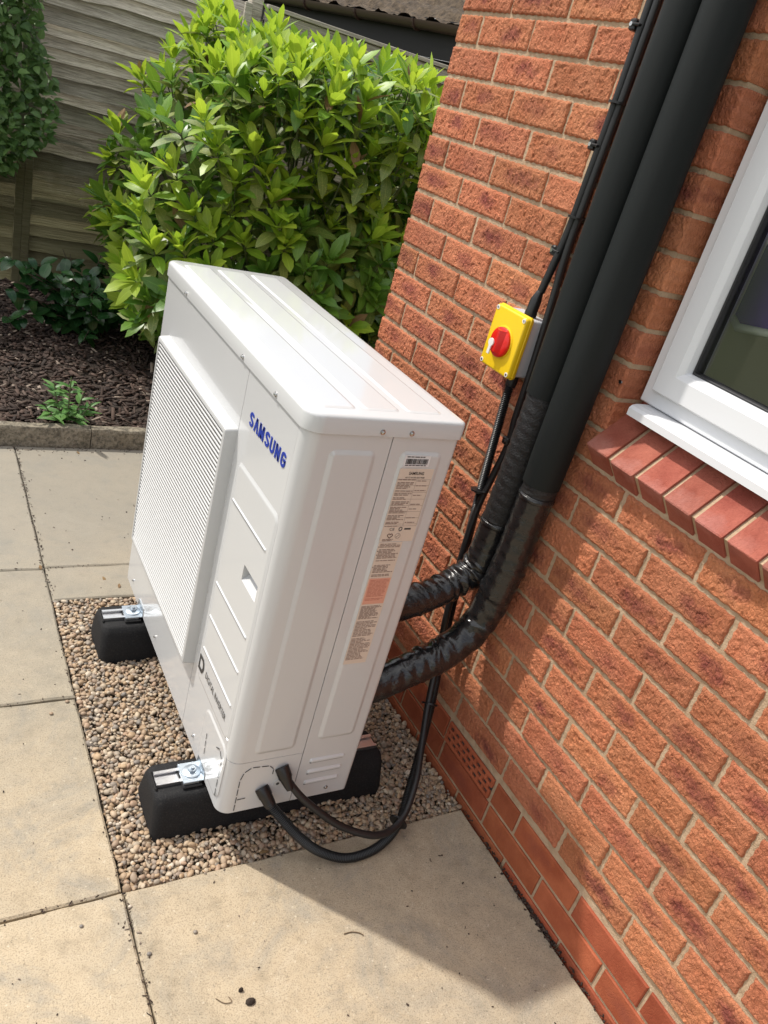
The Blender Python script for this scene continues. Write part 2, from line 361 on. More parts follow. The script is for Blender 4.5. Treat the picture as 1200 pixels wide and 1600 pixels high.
# ================================================================== SETTING: ground, paving
tag(MB().quad((-60, -60, -.07), (60, -60, -.07), (60, 60, -.07), (-60, 60, -.07)).build('ground', 'lawn'), kind='structure')
patio = tag(MB().quad((-3.2, -2.6, -.030), (0, -2.6, -.030), (0, 2.66, -.030), (-3.2, 2.66, -.030)).build('patio', 'sand_joint'), kind='structure')
def slab(x0, x1, y0, y1):
    g = .0024; b = .004; j = lambda: random.uniform(-.0012, .0012); cx, cy = (x0+x1)/2, (y0+y1)/2
    hx, hy = (x1-x0)/2-g, (y1-y0)/2-g; tl = random.uniform(-.001, .0012)
    nx = max(3, int((x1-x0)/.06)); ny = max(3, int((y1-y0)/.06))
    edge = [(-hx+2*hx*i/nx, -hy) for i in range(nx)] + [(hx, -hy+2*hy*i/ny) for i in range(ny)] + [(hx-2*hx*i/nx, hy) for i in range(nx)] + [(-hx, hy-2*hy*i/ny) for i in range(ny)]
    wob = [(random.uniform(-1, 1)*.0016) for _ in edge]
    ring = lambda ins, z: [(x*(1-(ins+w_)/hx), y*(1-(ins+w_)/hy), z) for (x, y), w_ in zip(edge, wob)]
    m = MB(); m.loft([ring(0, -.028), ring(0, tl-b), ring(b*1.2, tl)], cap=True)
    return m.build('paving_slab', 'paving', patio, 30, (cx, cy, 0))
XJ = -.885
for ya, yb in ((-2.50, -1.895), (-1.895, -1.29), (-1.29, -.685), (-.685, -.083), (-.083, .522), (.522, 1.127), (1.127, 1.74), (1.74, 2.637)):
    slab(XJ-.605, XJ, ya, yb)
    for q in (1, 2): slab(XJ-.605*(q+1), XJ-.605*q, ya+.0, yb)
for ya, yb in ((-2.5, -1.6), (-1.6, -.385), (-.385, .522)): slab(XJ, -.004, ya, yb)
slab(XJ, -.285, 1.565, 1.748); slab(-.285, .6, 1.578, 1.748)
slab(XJ, -.285, 1.748, 2.637); slab(-.285, .6, 1.748, 2.637)
for k in range(3): slab(.6+.6*k, 1.2+.6*k, 1.578, 2.637)
tag(MB().quad((0, 1.56, -.034), (2.6, 1.56, -.034), (2.6, 2.66, -.034), (0, 2.66, -.034)).build('path', 'sand_joint'), kind='structure')

# gravel
def icosphere():
    import bmesh
    bm = bmesh.new(); bmesh.ops.create_icosphere(bm, subdivisions=2, radius=1)
    V = np.array([q.co[:] for q in bm.verts]); F = np.array([[q.index for q in f.verts] for f in bm.faces]); bm.free(); return V, F
IV, IF = icosphere()
def rot_mats(n, tilt=1.0):
    a = rng.uniform(0, 2*np.pi, n); b = rng.normal(0, .35*tilt, n); c = rng.normal(0, .35*tilt, n)
    ca, sa, cb, sb, cc, sc = np.cos(a), np.sin(a), np.cos(b), np.sin(b), np.cos(c), np.sin(c); z = np.zeros(n); o = np.ones(n)
    Rz = np.stack([ca, -sa, z, sa, ca, z, z, z, o], 1).reshape(n, 3, 3); Rx = np.stack([o, z, z, z, cb, -sb, z, sb, cb], 1).reshape(n, 3, 3)
    Ry = np.stack([cc, z, sc, z, o, z, -sc, z, cc], 1).reshape(n, 3, 3); return Rz@Rx@Ry
gx0, gx1, gy0, gy1 = XJ+.004, -.002, .524, 1.563
pts = []
for layer, (st, zz) in enumerate(((.0098, -.010), (.0128, -.003))):
    for y in np.arange(gy0, gy1, st):
        for x in np.arange(gx0, gx1, st):
            if x > -.38 and y > 1.35 and layer: continue
            pts.append((x+rng.uniform(-.5, .5)*st, y+rng.uniform(-.5, .5)*st, zz+rng.normal(0, .002)-.003*(.5-.5*math.sin(x*23+y*17))))
pts = np.array(pts); pts[:, 0] = np.clip(pts[:, 0], gx0+.004, gx1-.004); pts[:, 1] = np.clip(pts[:, 1], gy0+.003, gy1-.004)
n = len(pts); sz = np.clip(rng.lognormal(math.log(.0056), .27, n), .0032, .0105)
S = np.stack([sz*rng.uniform(.95, 1.4, n), sz*rng.uniform(.75, 1.0, n), sz*rng.uniform(.5, .8, n)], 1)
low = IV[:, :]; V = np.repeat(low[None], n, 0)
ph = rng.uniform(0, 6.28, (n, 3)); V = V*(1+.13*np.sin(V[:, :, [1, 2, 0]]*2.6+ph[:, None, :]))
V = np.einsum('nij,nkj->nki', rot_mats(n), V*S[:, None, :]) + pts[:, None, :]
F = (IF[None]+(np.arange(n)*len(IV))[:, None, None]).reshape(-1, 3)
go = link('gravel', np_mesh('gravel', V.reshape(-1, 3), F, np.repeat(rng.uniform(0, 1, n), len(IV))), 'pebble')
tag(go, 'bed of small brown and grey pebbles under the heat pump', 'gravel', kind='stuff')

# planting bed: soil, kerb, bark
bx, by = np.meshgrid(np.linspace(-4, 5, 91), np.linspace(2.70, 5.2, 26), indexing='ij')
bz = .045+.02*np.sin(bx*3.1)*np.cos(by*2.7)+.03*(by-2.7)/2.0+rng.normal(0, .004, bx.shape)
idx = np.arange(91*26).reshape(91, 26)
bf = np.stack([idx[:-1, :-1], idx[1:, :-1], idx[1:, 1:], idx[:-1, 1:]], -1).reshape(-1, 4)
tag(link('flower_bed', np_mesh('flower_bed', np.stack([bx, by, bz], -1).reshape(-1, 3), bf), 'soil'), kind='structure')
def bed_z(x, y): return .045+.02*math.sin(x*3.1)*math.cos(y*2.7)+.03*(y-2.7)/2.0
n = 15000; cx = rng.uniform(-1.9, 1.3, n); cy = 2.715+2.1*rng.uniform(0, 1, n)**1.3
cz = np.array([bed_z(a, b) for a, b in zip(cx, cy)])+rng.uniform(.002, .018, n)
cube = np.array([(-1,-1,-1),(1,-.7,-1),(.8,1,-1),(-.9,.8,-1),(-.9,-.8,1),(.9,-.6,1),(.7,.8,1),(-.8,.7,1)], float); cubeF = np.array([(0,3,2,1),(4,5,6,7),(0,1,5,4),(1,2,6,5),(2,3,7,6),(3,0,4,7)])
ln = rng.lognormal(math.log(.015), .55, n)
S = np.stack([np.clip(ln, .006, .05), rng.uniform(.004, .011, n), rng.uniform(.0015, .004, n)], 1)
V = np.einsum('nij,nkj->nki', rot_mats(n, .9), cube[None]*S[:, None, :]) + np.stack([cx, cy, cz], 1)[:, None, :]
tint = rng.uniform(0, .86, n); tint[rng.uniform(0, 1, n) < .05] = .97
bo = link('bark_mulch', np_mesh('bark_mulch', V.reshape(-1, 3), (cubeF[None]+(np.arange(n)*8)[:, None, None]).reshape(-1, 4), np.repeat(tint, 8), sm=False), 'bark')
tag(bo, 'dark brown bark chip mulch covering the planting bed', 'mulch', kind='stuff')
kerb = tag(empty('kerb', (0, 2.67, 0)), kind='structure')
for k, (xa, xb) in enumerate(((-3.3, -2.4), (-2.4, -1.5), (-1.5, -.592), (-.592, .315), (.315, 1.22), (1.22, 2.1))):
    m = MB(); prof = [(-.028, -.05), (-.030, .072), (-.022, .081), (.018, .083), (.028, .074), (.03, -.05)]; rings = []
    for i in range(13):
        x = xa+.002+(xb-xa-.004)*i/12; rings.append([(x, y+random.uniform(-.0015, .0015), z+(random.uniform(-.003, .003) if z > 0 else 0)) for y, z in prof])
    m.loft(rings); m.build('kerb_stone', 'kerb_concrete', kerb, 35)

# ================================================================== HOUSE
house = tag(empty('brick_house', (0, 0, 0)), 'orange textured brick house wall with white window on the right', 'house')
YF, YN, ZT = 1.570, -2.2, 2.62
WY0, WY1, WZ0, WZ1 = -.7825, .5675, 1.03, 2.20       # window opening
m = MB(); R = .0055
for a, b in (((R, YN, -.06), (.10, YF-R, WZ0)), ((R, WY1+.002, WZ0), (.10, YF-R, WZ1)), ((R, YN, WZ0), (.10, WY0-.002, WZ1)), ((R, YN, WZ1), (.10, YF-R, ZT))): m.box(a, b)
m.box((.10, 1.46, -.06), (4.0, YF-R, ZT))
wall = m.build('wall', 'mortar', house)
m = MB(); m.box((.10, YN, ZT), (4.0, YF-R, ZT+.06)); m.box((4.0, YN, -.06), (4.06, YF-R, .9)); m.box((4.0, YN, 2.25), (4.06, YF-R, ZT)); m.box((.1, YN-.06, -.06), (4.0, YN, ZT)); m.build('rear_wall', 'plaster', house)  # rear left open at mid height, an added gap letting skylight reach the room
def brick_mesh(L_, H_, D_=.1025, rough=True, seed=0):
    r_ = random.Random(seed); q = lambda s: r_.uniform(-s, s); b = .0045 if rough else .0025; e = .0022 if rough else .0006
    hl, hh = L_/2, H_/2; vs = []
    for x, ins in ((0, b), (b*.9, 0), (D_, 0)):
        i = ins; k = 0 if x == D_ else 1
        ring = [(-hl+i, -hh+i), (0, -hh+i), (hl-i, -hh+i), (hl-i, 0), (hl-i, hh-i), (0, hh-i), (-hl+i, hh-i), (-hl+i, 0)]
        vs += [(x+(q(.0012) if rough and k else 0), y+q(e)*k, z+q(e)*k) for y, z in ring]
    fs = [tuple(range(8))] + [(l*8+i, l*8+8+i, l*8+8+(i+1) % 8, l*8+(i+1) % 8) for l in range(2) for i in range(8)]
    fs[0] = tuple(range(7, -1, -1))
    me = bpy.data.meshes.new('brick'); me.from_pydata(vs, [], fs); me.update(); return me
def craggy_mesh(L_, H_, D_, seed):             # rusticated face: tilted flakes, 3 mm grid, shared by all alike bricks
    g = np.random.default_rng(seed); ny, nz = max(8, int(L_/.0028)), max(8, int(H_/.0028)); Y, Z = np.meshgrid(np.linspace(-L_/2, L_/2, ny+1), np.linspace(-H_/2, H_/2, nz+1), indexing='ij')
    def flakes(cell, tilt, lev):
        k = int(L_*H_/(cell*cell*1.0))+4; sy, sz_ = g.uniform(-L_/2, L_/2, k), g.uniform(-H_/2, H_/2, k); wy = Y+.15*cell*np.sin(Z*420+g.uniform(0, 6)); wz = Z+.15*cell*np.sin(Y*380+g.uniform(0, 6))
        d = (wy[..., None]-sy)**2*1.25+((wz[..., None]-sz_)*.85)**2; i = d.argmin(-1); dy, dz = Y-sy[i], Z-sz_[i]
        return g.normal(0, lev, k)[i]+dy*g.normal(0, tilt, k)[i]+dz*g.normal(-tilt*.5, tilt, k)[i]
    h = flakes(.0125, .10, .0005)+.5*flakes(.0065, .14, .0004)+.0007*np.sin(Y*31+g.uniform(0, 6))*np.sin(Z*60+g.uniform(0, 6)); h = np.clip(h, -.0024, .0024)
    e = np.minimum(np.minimum(Y+L_/2, L_/2-Y), np.minimum(Z+H_/2, H_/2-Z)); rd = np.clip(e/.0055, 0, 1); x = h*(.35+.65*rd)+.0042*(1-rd)**2
    wob = (1-rd)*.0009; yy = Y+wob*np.sin(Z*300+seed); zz = Z+wob*np.sin(Y*260+seed*2)
    V = np.stack([x, yy, zz], -1).reshape(-1, 3); ix = np.arange((ny+1)*(nz+1)).reshape(ny+1, nz+1); F = [tuple(q) for q in np.stack([ix[:-1, :-1], ix[:-1, 1:], ix[1:, 1:], ix[1:, :-1]], -1).reshape(-1, 4)]
    rim = [*ix[:, 0], *ix[-1, 1:], *ix[-2::-1, -1], *ix[0, -2:0:-1]]; b = len(V); back = V[rim].copy(); back[:, 0] = D_; V = np.vstack([V, back]); n_ = len(rim)
    F += [(int(rim[i]), int(rim[(i+1) % n_]), b+(i+1) % n_, b+i) for i in range(n_)]
    me = bpy.data.meshes.new('brick'); me.from_pydata(V.tolist(), [], F); me.update(); return me
BM = {}; BF = {}
def brick_fine(L_, mat):
    key = (round(L_, 3), random.randrange(6))
    if key not in BF: BF[key] = craggy_mesh(L_, .065, .1025, len(BF)*13+5); BF[key].materials.append(MAT[mat])
    return BF[key]
def brick_piece(L_, rough, mat):
    key = (round(L_, 3), rough, random.randrange(5))
    if key not in BM:
        BM[key] = brick_mesh(L_, .065, .1025, rough, len(BM)*7+1); BM[key].materials.append(MAT[mat])
    return BM[key]
rest = {'rough_brick': MB(), 'smooth_brick': MB()}
def put_brick(ya, yb, zc, rough=True):
    mat = 'rough_brick' if rough else 'smooth_brick'
    L_ = round(yb-ya, 4); yc = (ya+yb)/2; me = brick_piece(L_, rough, mat)
    dx = random.uniform(-.0015, .0015) if rough else 0; dz = random.uniform(-.0008, .0008); dy = random.uniform(-.0012, .0012)
    if in_view(0, yc, zc, 110):
        o = link('brick', brick_fine(L_, mat) if rough else me, None, wall, (dx, yc+dy, zc+dz)); return
    rest[mat].add([(v.co.x+dx, v.co.y+yc, v.co.z+zc) for v in me.vertices], [tuple(p.vertices) for p in me.polygons])
def course(k, zc, y_lo, y_hi, start, rough=True):          # perpends at start + n*.225, bricks between y_lo and y_hi
    i0 = math.floor((y_lo-start)/.225)-1
    for i in range(i0, i0+30):
        a, b = start+i*.225+.005, start+(i+1)*.225-.005; a, b = max(a, y_lo), min(b, y_hi)
        if b-a > .03: put_brick(a, b, zc, rough)
for k in range(0, 32):
    zc = .22+.075*k; st = 0 if k % 2 == 0 else .1125
    if WZ0-.03 < zc < WZ1: course(k, zc, WY1, YF, st); course(k, zc, YN, WY0, st)
    else: course(k, zc, YN, YF, st)
for ya, yb in ((.3545, .450), (.1295, .3445), (-.0955, .1195), (-.3205, -.1055), (-.5455, -.3305), (-.77, -.555), (.685, .895), (.905, 1.12), (1.13, 1.345), (1.355, 1.57)): put_brick(ya, yb, .1325, False)
course(-2, .0575, YN, YF, 0, False)
course(-3, -.0175, YN, YF, .1125, False)
for mt, mb in rest.items():
    o = mb.build('bricks_beyond', mt, wall); o['kind'] = 'stuff'
# air brick with pierced rows
m = MB(); ya, yb, za, zb = .460, .675, .1, .165; D = .05
for z0_, z1_ in ((za, za+.009), (za+.020, za+.027), (za+.038, za+.045), (zb-.009, zb)): m.box((-.0035, ya, z0_), (.004, yb, z1_), .0012)
for i in range(9):
    y = ya+.004+(yb-ya-.008)*i/8
    for q_, (z0_, z1_) in enumerate(((za+.0085, za+.0205), (za+.0265, za+.0385), (za+.0445, zb-.0085))): m.box((-.0028, y-.0045+(.012 if q_ == 1 and i < 8 else 0), z0_), (.004, y+.0045+(.012 if q_ == 1 and i < 8 else 0), z1_))
m.build('air_brick', 'smooth_brick', wall)
m = MB(); m.box((.0030, ya+.001, za+.001), (.0048, yb-.001, zb-.001)); m.build('air_brick_shade_plate', 'seam_dark', wall)  # near-black plate, its colour stands in for the shade inside the holes
# sloping brick-on-edge ledge
ledge = empty('window_ledge', (0, 0, 0), house)
A = math.radians(42); ux = Vector((math.cos(A), 0, math.sin(A))); uz = Vector((-math.sin(A), 0, math.cos(A)))
front = Vector((-.036, 0, 1.055))
mm = MB(); mm.prism([front+Vector((.006, WY1-.004, 0))+uz*-.0025+ux*0, front+Vector((.006, WY1-.004, 0))+uz*-.0025+ux*.19, front+Vector((.006, WY1-.004, 0))+uz*-.10+ux*.19, front+Vector((.006, WY1-.004, 0))+uz*-.10], (0, -1, 0), WY1-WY0-.004)
mm.build('mortar_bed', 'mortar', ledge)
lb = []
for q in range(3):
    r_ = random.Random(q); vs = []
    for s_, ins in ((0, .0022), (.0022, 0), (.2, 0)):
        for yy, nn in ((-.0332+ins, -.1+ins), (.0332-ins, -.1+ins), (.0332-ins, -ins), (-.0332+ins, -ins)):
            p = ux*s_+uz*nn; vs.append((p.x+r_.uniform(-.0008, .0008), yy+r_.uniform(-.0008, .0008), p.z+r_.uniform(-.0008, .0008)))
    me = bpy.data.meshes.new('brick'); me.from_pydata(vs, [], [(0, 1, 2, 3)] + [(l*4+i, l*4+4+i, l*4+4+(i+1) % 4, l*4+(i+1) % 4) for l in range(2) for i in range(4)]); me.update(); me.materials.append(MAT['sill_brick']); lb.append(me)
i = 0; y = .5665-.0325
while y > WY0+.03:
    o = link('brick', lb[i % 3], None, ledge, (front.x+random.uniform(-.001, .001), y, front.z+random.uniform(-.001, .001))); y -= .0777; i += 1
# window
win = empty('window', (0, 0, 0), house); yl, yr = .5560, WY0+.006; zb = 1.158; zt = WZ1
m = MB(); prof = [(.20, 1.166), (.024, 1.166), (.010, 1.163), (.004, 1.157), (.004, 1.142), (.012, 1.142), (.02, 1.152), (.20, 1.152)]
m.prism([(x, yl-.024, z) for x, z in prof], (0, -1, 0), yl-yr-.024); sill = m.build('sill', 'upvc', win)
def frame_ring(x0, x1, ya, yb, za, zb_, wd, bev, name, mat='upvc', parent=win):
    # mitred frame: outer rectangle ya..yb, za..zb_, face width wd, chamfered inner edge towards the glass
    def ring(ins, x): return [(x, yb-ins, za+ins), (x, ya+ins, za+ins), (x, ya+ins, zb_-ins), (x, yb-ins, zb_-ins)]
    m_ = MB(); rs = [ring(0, x1), ring(0, x0+.003), ring(.003, x0), ring(wd-bev, x0), ring(wd-bev*.25, x0+bev*.5), ring(wd, x0+bev*1.1), ring(wd, x1)]
    m_.loft(rs, cap=False); return m_.build(name, mat, parent, 30)
frame_ring(.052, .115, yr, yl, zb+.010, zt, .040, .010, 'frame')
frame_ring(.040, .100, yr+.028, yl-.028, zb+.042, zt-.03, .060, .016, 'casement')
m = MB()
frame_ring(.062, .090, yr+.0865, yl-.0865, zb+.1005, zt-.0885, .006, .001, 'gasket', 'gasket')
m = MB(); m.box((.076, yr+.088, zb+.102), (.080, yl-.088, zt-.09)); m.build('pane', 'window_glass', win)
# room behind the window
m = MB(); x0, x1, ya, yb, za, zb2 = .11, 2.6, -1.6, 1.35, .1, 2.5
m.quad((x1, ya, za), (x1, yb, za), (x1, yb, .95), (x1, ya, .95)); m.quad((x1, ya, 2.2), (x1, yb, 2.2), (x1, yb, zb2), (x1, ya, zb2)); m.quad((x0, yb, za), (x1, yb, za), (x1, yb, zb2), (x0, yb, zb2)); m.quad((x0, ya, za), (x1, ya, za), (x1, ya, zb2), (x0, ya, zb2))  # invented unseen opening in the far wall, brightens the room with skylight
m.quad((x0, ya, za), (x1, ya, za), (x1, yb, za), (x0, yb, za)); m.quad((x0, ya, zb2), (x1, ya, zb2), (x1, yb, zb2), (x0, yb, zb2)); m.box((.12, yl-.02, 1.0), (.30, yl+.06, 2.3)); m.box((.105, yr, .4), (.12, yl+.3, 1.15))
m.build('room', 'plaster', house)
cur = tag(empty('window_blind', (.20, .5, 2.1)), 'dark purple cloth blind with white trimmed pointed hem behind window', 'blind')
m = MB(); pl = [(.0, .085, .1), (.0, .085, -.70), (.0, .015, -.745), (.0, -.14, -.72), (.0, -.21, -.745), (.0, -.36, -.72), (0, -.36, .1)]
m.prism(pl, (1, 0, 0), .004); m.build('cloth', 'purple_cloth', cur)
m = MB(); m.tube([Vector(q)+Vector((-.003, 0, 0)) for q in pl[:-1]], .009, 8); m.build('trim', 'white_trim', cur, 60)

# ================================================================== HEAT PUMP
UX, UY, UZ, D, H, W = -.684, .572, .112, .325, .972, .965
hp = tag(empty('heat_pump', (UX, UY, 0)), 'white outdoor heat pump unit with louvred fan grille and blue lettering', 'heat pump')
z0, zl, z1 = UZ, UZ+.936, UZ+H                         # bottom, underside of the lid, top
RC = .030
m = MB(); m.loft([[(x, y, z) for x, y in rrect(.026, .004, D-.004, W-.004, .02)] for z in (z0+.006, zl)]); m.build('inner_case', 'seam_dark', hp)
def arc(cx, cy, r, a0, a1, k=8): return [(cx+r*math.cos(math.radians(a0+(a1-a0)*i/k)), cy+r*math.sin(math.radians(a0+(a1-a0)*i/k))) for i in range(k+1)]
def sheet(path, za, zb_, name, extra=None):
    m_ = MB(); n_ = len(path); e = .0035
    inn = []
    for i, (x, y) in enumerate(path):
        a = Vector(path[max(0, i-1)]); b = Vector(path[min(n_-1, i+1)]); tg = (b-a).normalized(); nr = Vector((tg.y, -tg.x)); inn.append((x+nr.x*-e, y+nr.y*-e))
    rings = [[(x, y, za) for x, y in inn], [(x, y, za) for x, y in path], [(x, y, zb_) for x, y in path], [(x, y, zb_) for x, y in inn]]
    m_.loft(rings, cap=False, closed=False)
    m_.add([(*inn[0], za), (*path[0], za), (*path[0], zb_), (*inn[0], zb_), (*inn[-1], za), (*path[-1], za), (*path[-1], zb_), (*inn[-1], zb_)], [(0, 1, 2, 3), (7, 6, 5, 4)])
    if extra: extra(m_)
    return m_.build(name, 'white_paint', hp, 35)
ZS = z0+.152                                            # top of the lower connection panel
# front panel over the fan, with the far corner
sheet([(D*.6, W)]+arc(RC, W-RC, RC, 90, 180)+[(0, .2975)], z0, zl-.001, 'fan_panel')
# service panel: front strip with the hand pocket, rounded near corner, half of the side
sheet([(0, .0320)]+arc(RC, RC, RC, 180, 270)+[(.1735, 0)], ZS, zl-.001, 'corner_panel')
ha, hb, hza, hzb = .047, .127, z0+.546, z0+.583
m = MB(); Y0, Y1, zc_ = .0325, .2955, zl-.001
m.box((0, Y0, ZS), (.003, ha, zc_)); m.box((0, hb, z0), (.003, Y1, zc_)); m.box((0, ha, ZS), (.003, hb, hza)); m.box((0, ha, hzb), (.003, hb, zc_)); m.build('service_panel', 'white_paint', hp)
m = MB(); q0 = [(-.0030, hb, hza), (-.0030, ha, hza), (-.0030, ha, hzb), (-.0030, hb, hzb)]; q1 = [(.020, hb-.002, hza+.019), (.020, ha+.002, hza+.019), (.022, ha+.002, hzb-.002), (.022, hb-.002, hzb-.002)]
m.loft([q0, q1], cap=False); m.quad(*q1); m.build('hand_pocket', 'white_plastic', hp)
# lower connection panel and the rear half of the side
sheet([(0, .1260)]+arc(RC, RC, RC, 180, 270)+[(.1735, 0)], z0, ZS-.0015, 'connection_panel')
sheet([(.1755, 0)]+arc(D-.012, .012, .012, 270, 360)+[(D, .2)], z0, zl-.001, 'rear_side_panel')
sheet([(D, .2)]+arc(D-.012, W-.012, .012, 0, 90)+[(D*.6, W)], z0, zl-.001, 'rear_panel')
# pressed plates
def plate(kind, a0, b0, a1, b1, r, h, bev, name='pressed_panel', mat='white_paint', off=0, parent=hp):
    f = {'front': lambda a, b, n_: (-n_, a, b), 'side': lambda a, b, n_: (a, -n_, b), 'top': lambda a, b, n_: (a, b, z1+n_)}[kind]
    rings = [[f(a, b, n_+off) for a, b in rrect(a0+i, b0+i, a1-i, b1-i, max(.001, r-i), 5)] for i, n_ in ((0, -.001), (0, 0.0002), (bev*.3, h*.25), (bev*.7, h*.75), (bev, h), (bev*1.25, h))]
    if kind == 'front': rings = [rg[::-1] for rg in rings]
    m_ = MB(); m_.loft(rings); return m_.build(name, mat, parent, 60)
plate('side', .052, z0+.172, .148, z0+.906, .014, .0035, .009)
plate('side', .200, z0+.185, .294, z0+.908, .014, .0035, .009)
o = plate('front', .028, z0+.186, .262, z0+.752, .020, .0030, .008)
fm = [f_ for f_ in o.data.polygons if len(f_.vertices) > 4 and abs(o.data.vertices[f_.vertices[0]].co.x+.003) < 1e-5][0]      # cut the pocket's mouth out of the plate
mb_ = MB(); vs_ = [tuple(v_.co) for v_ in o.data.vertices]; fs_ = [tuple(f_.vertices) for f_ in o.data.polygons if f_.index != fm.index and len(f_.vertices) == 4]
lp = list(fm.vertices); hole = [(-.0030, hb, hza), (-.0030, ha, hza), (-.0030, ha, hzb), (-.0030, hb, hzb)]; hc = [max(range(len(lp)), key=lambda i_: (vs_[lp[i_]][1]*(1 if q_[1] == hb else -1)*9+vs_[lp[i_]][2]*(1 if q_[2] == hzb else -1))) for q_ in hole]
b_ = len(vs_); vs_ += hole; k_ = len(lp)
for i_ in range(4):
    j_ = (i_+1) % 4; st_, en_ = hc[i_], hc[j_]; fw_ = (en_-st_) % k_; bw_ = (st_-en_) % k_
    run = [lp[(st_+q_) % k_] for q_ in range(fw_+1)] if fw_ <= bw_ else [lp[(st_-q_) % k_] for q_ in range(bw_+1)]
    fs_.append(tuple(run)+(b_+j_, b_+i_))
mb_.v, mb_.f = vs_, fs_; me_ = mb_.mesh('pressed_panel', 60); me_.materials.append(MAT['white_paint']); o.data = me_
for zz in (.666, .457, .367, .277): plate('front', .047, z0+zz-.0035, .250, z0+zz+.0035, .0034, .0026, .0025, 'pressed_rib', off=.003)
for zz in (.1215, .0865, .053): plate('side', .197, z0+zz-.007, .287, z0+zz+.006, .0055, .0045, .004, 'vent_louvre')
for zz in (.1215, .0865, .053): plate('side', .199, z0+zz-.0088, .285, z0+zz-.0062, .001, .0006, .0004, 'vent_slot', 'seam_dark')
plate('front', .020, z0+.020, .172, z0+.172, .028, .0022, .006, 'pressed_panel')
# knock-out outlines: rows of slots
def dashes(kind, path, name='knock_out_slot'):
    f = (lambda a, b: (a, -.0008, b)) if kind == 'side' else (lambda a, b: (-.0034, a, b))
    P = [Vector(q) for q in path]; m_ = MB()
    for a, b in zip(P[:-1], P[1:]):
        L_ = (b-a).length; k = max(1, round(L_/.024)); d = (b-a).normalized(); nn = Vector((-d.y, d.x))*.0009
        for i in range(k):
            s_, e_ = a+d*(L_*(i+.10)/k), a+d*(L_*(i+.88)/k)
            q = [f(*(s_-nn)), f(*(e_-nn)), f(*(e_+nn)), f(*(s_+nn))]; m_.prism(q, (-.25, -1, 0) if kind == 'side' else (-1, 0, 0), .0006)
    m_.build(name, 'seam_dark', hp)
dashes('side', [(.036, z0+.004), (.034, z0+.10), (.040, z0+.122), (.056, z0+.134), (.098, z0+.130), (.110, z0+.118), (.110, z0+.100)])
dashes('side', [(.036, z0+.040), (.060, z0+.041)])
dashes('front', [(.030, z0+.030), (.034, z0+.135), (.052, z0+.150), (.075, z0+.135)]); dashes('front', [(.128, z0+.06), (.135, z0+.12)], 'knock_out_slot')
# lid
m = MB(); o_ = .004; rr = lambda i, z: [(x, y, z) for x, y in rrect(-o_+i, -o_+i, D+o_-i, W+o_-i, 0, 6, (RC+o_-i, .014-i*.5, .014-i*.5, RC+o_-i))]
m.loft([rr(.002, zl), rr(0, zl+.001), rr(0, z1-.006), rr(.0012, z1-.003), rr(.004, z1-.0008), rr(.007, z1)]); lid = m.build('lid', 'white_paint', hp, 50)
for a, b in ((.030, .104), (.118, .196), (.210, .290)): plate('top', a, .030, b, W-.035, .012, .0020, .006, parent=lid)
def screw(c, n_, parent=hp, r=.0052):
    m_ = MB(); c = Vector(c); n_ = Vector(n_); m_.tube([c, c+n_*.0016, c+n_*.0016, c+n_*.004, c+n_*.0052], [r, r, r*.72, r*.66, r*.2], 12); m_.build('screw', 'screw_steel', parent, 40)
for y in (.757, .333, .143): screw((-.0042, y, zl+.009), (-1, 0, 0))
for x in (.146, .208): screw((x, -.0042, zl+.010), (0, -1, 0))
for y in (.871, .598, .215): screw((0, y, z0+.034), (-1, 0, 0), r=.004)
screw((.262, -.0002, z0+.022), (0, -1, 0), r=.005)
m = MB(); m.cyl((.129, .0005, z0+.068), (0, -1, 0), .0115, .002, 24); m.build('grommet', 'white_plastic', hp, 40)
m = MB(); m.cyl((.129, -.0014, z0+.068), (0, -1, 0), .004, .0006, 16); m.build('grommet_hole', 'seam_dark', hp)
# fan grille
gr = empty('grille', (0, 0, 0), hp); ga, gb, gza, gzb = .2985, .862, z0+.188, z0+.801; GD = -.027
m = MB(); rg = lambda i, x: [(x, y, z) for y, z in rrect(ga+i, gza+i, gb-i, gzb-i, .006, 4)][::-1]
m.loft([rg(-.0030, .0005), rg(-.0025, -.002), rg(0, GD+.004), rg(.0015, GD+.001), rg(.004, GD), rg(.011, GD), rg(.0115, GD+.004), rg(.0115, -.001)], cap=False); m.build('grille_frame', 'white_plastic', gr, 35)
m = MB(); m.quad((-.0012, gb-.010, gza+.01), (-.0012, ga+.010, gza+.01), (-.0012, ga+.010, gzb-.01), (-.0012, gb-.010, gzb-.01)); m.build('grille_backing', 'grille_back', gr)
NS = 56; pitch = (gzb-gza-.026)/NS
m = MB(); pr = [(GD+.0015, -.0028), (GD+.0008, .0004), (GD+.0030, .0020), (GD+.0235, -.0065), (GD+.0235, -.0085), (GD+.005, -.0032)]
m.prism([(x, gb-.0118, z) for x, z in pr], (0, -1, 0), gb-ga-.0236); sme = m.mesh('slat', 25); sme.materials.append(MAT['white_plastic'])
for k in range(NS): link('slat', sme, None, gr, (0, 0, gza+.0135+pitch*(k+.35)))
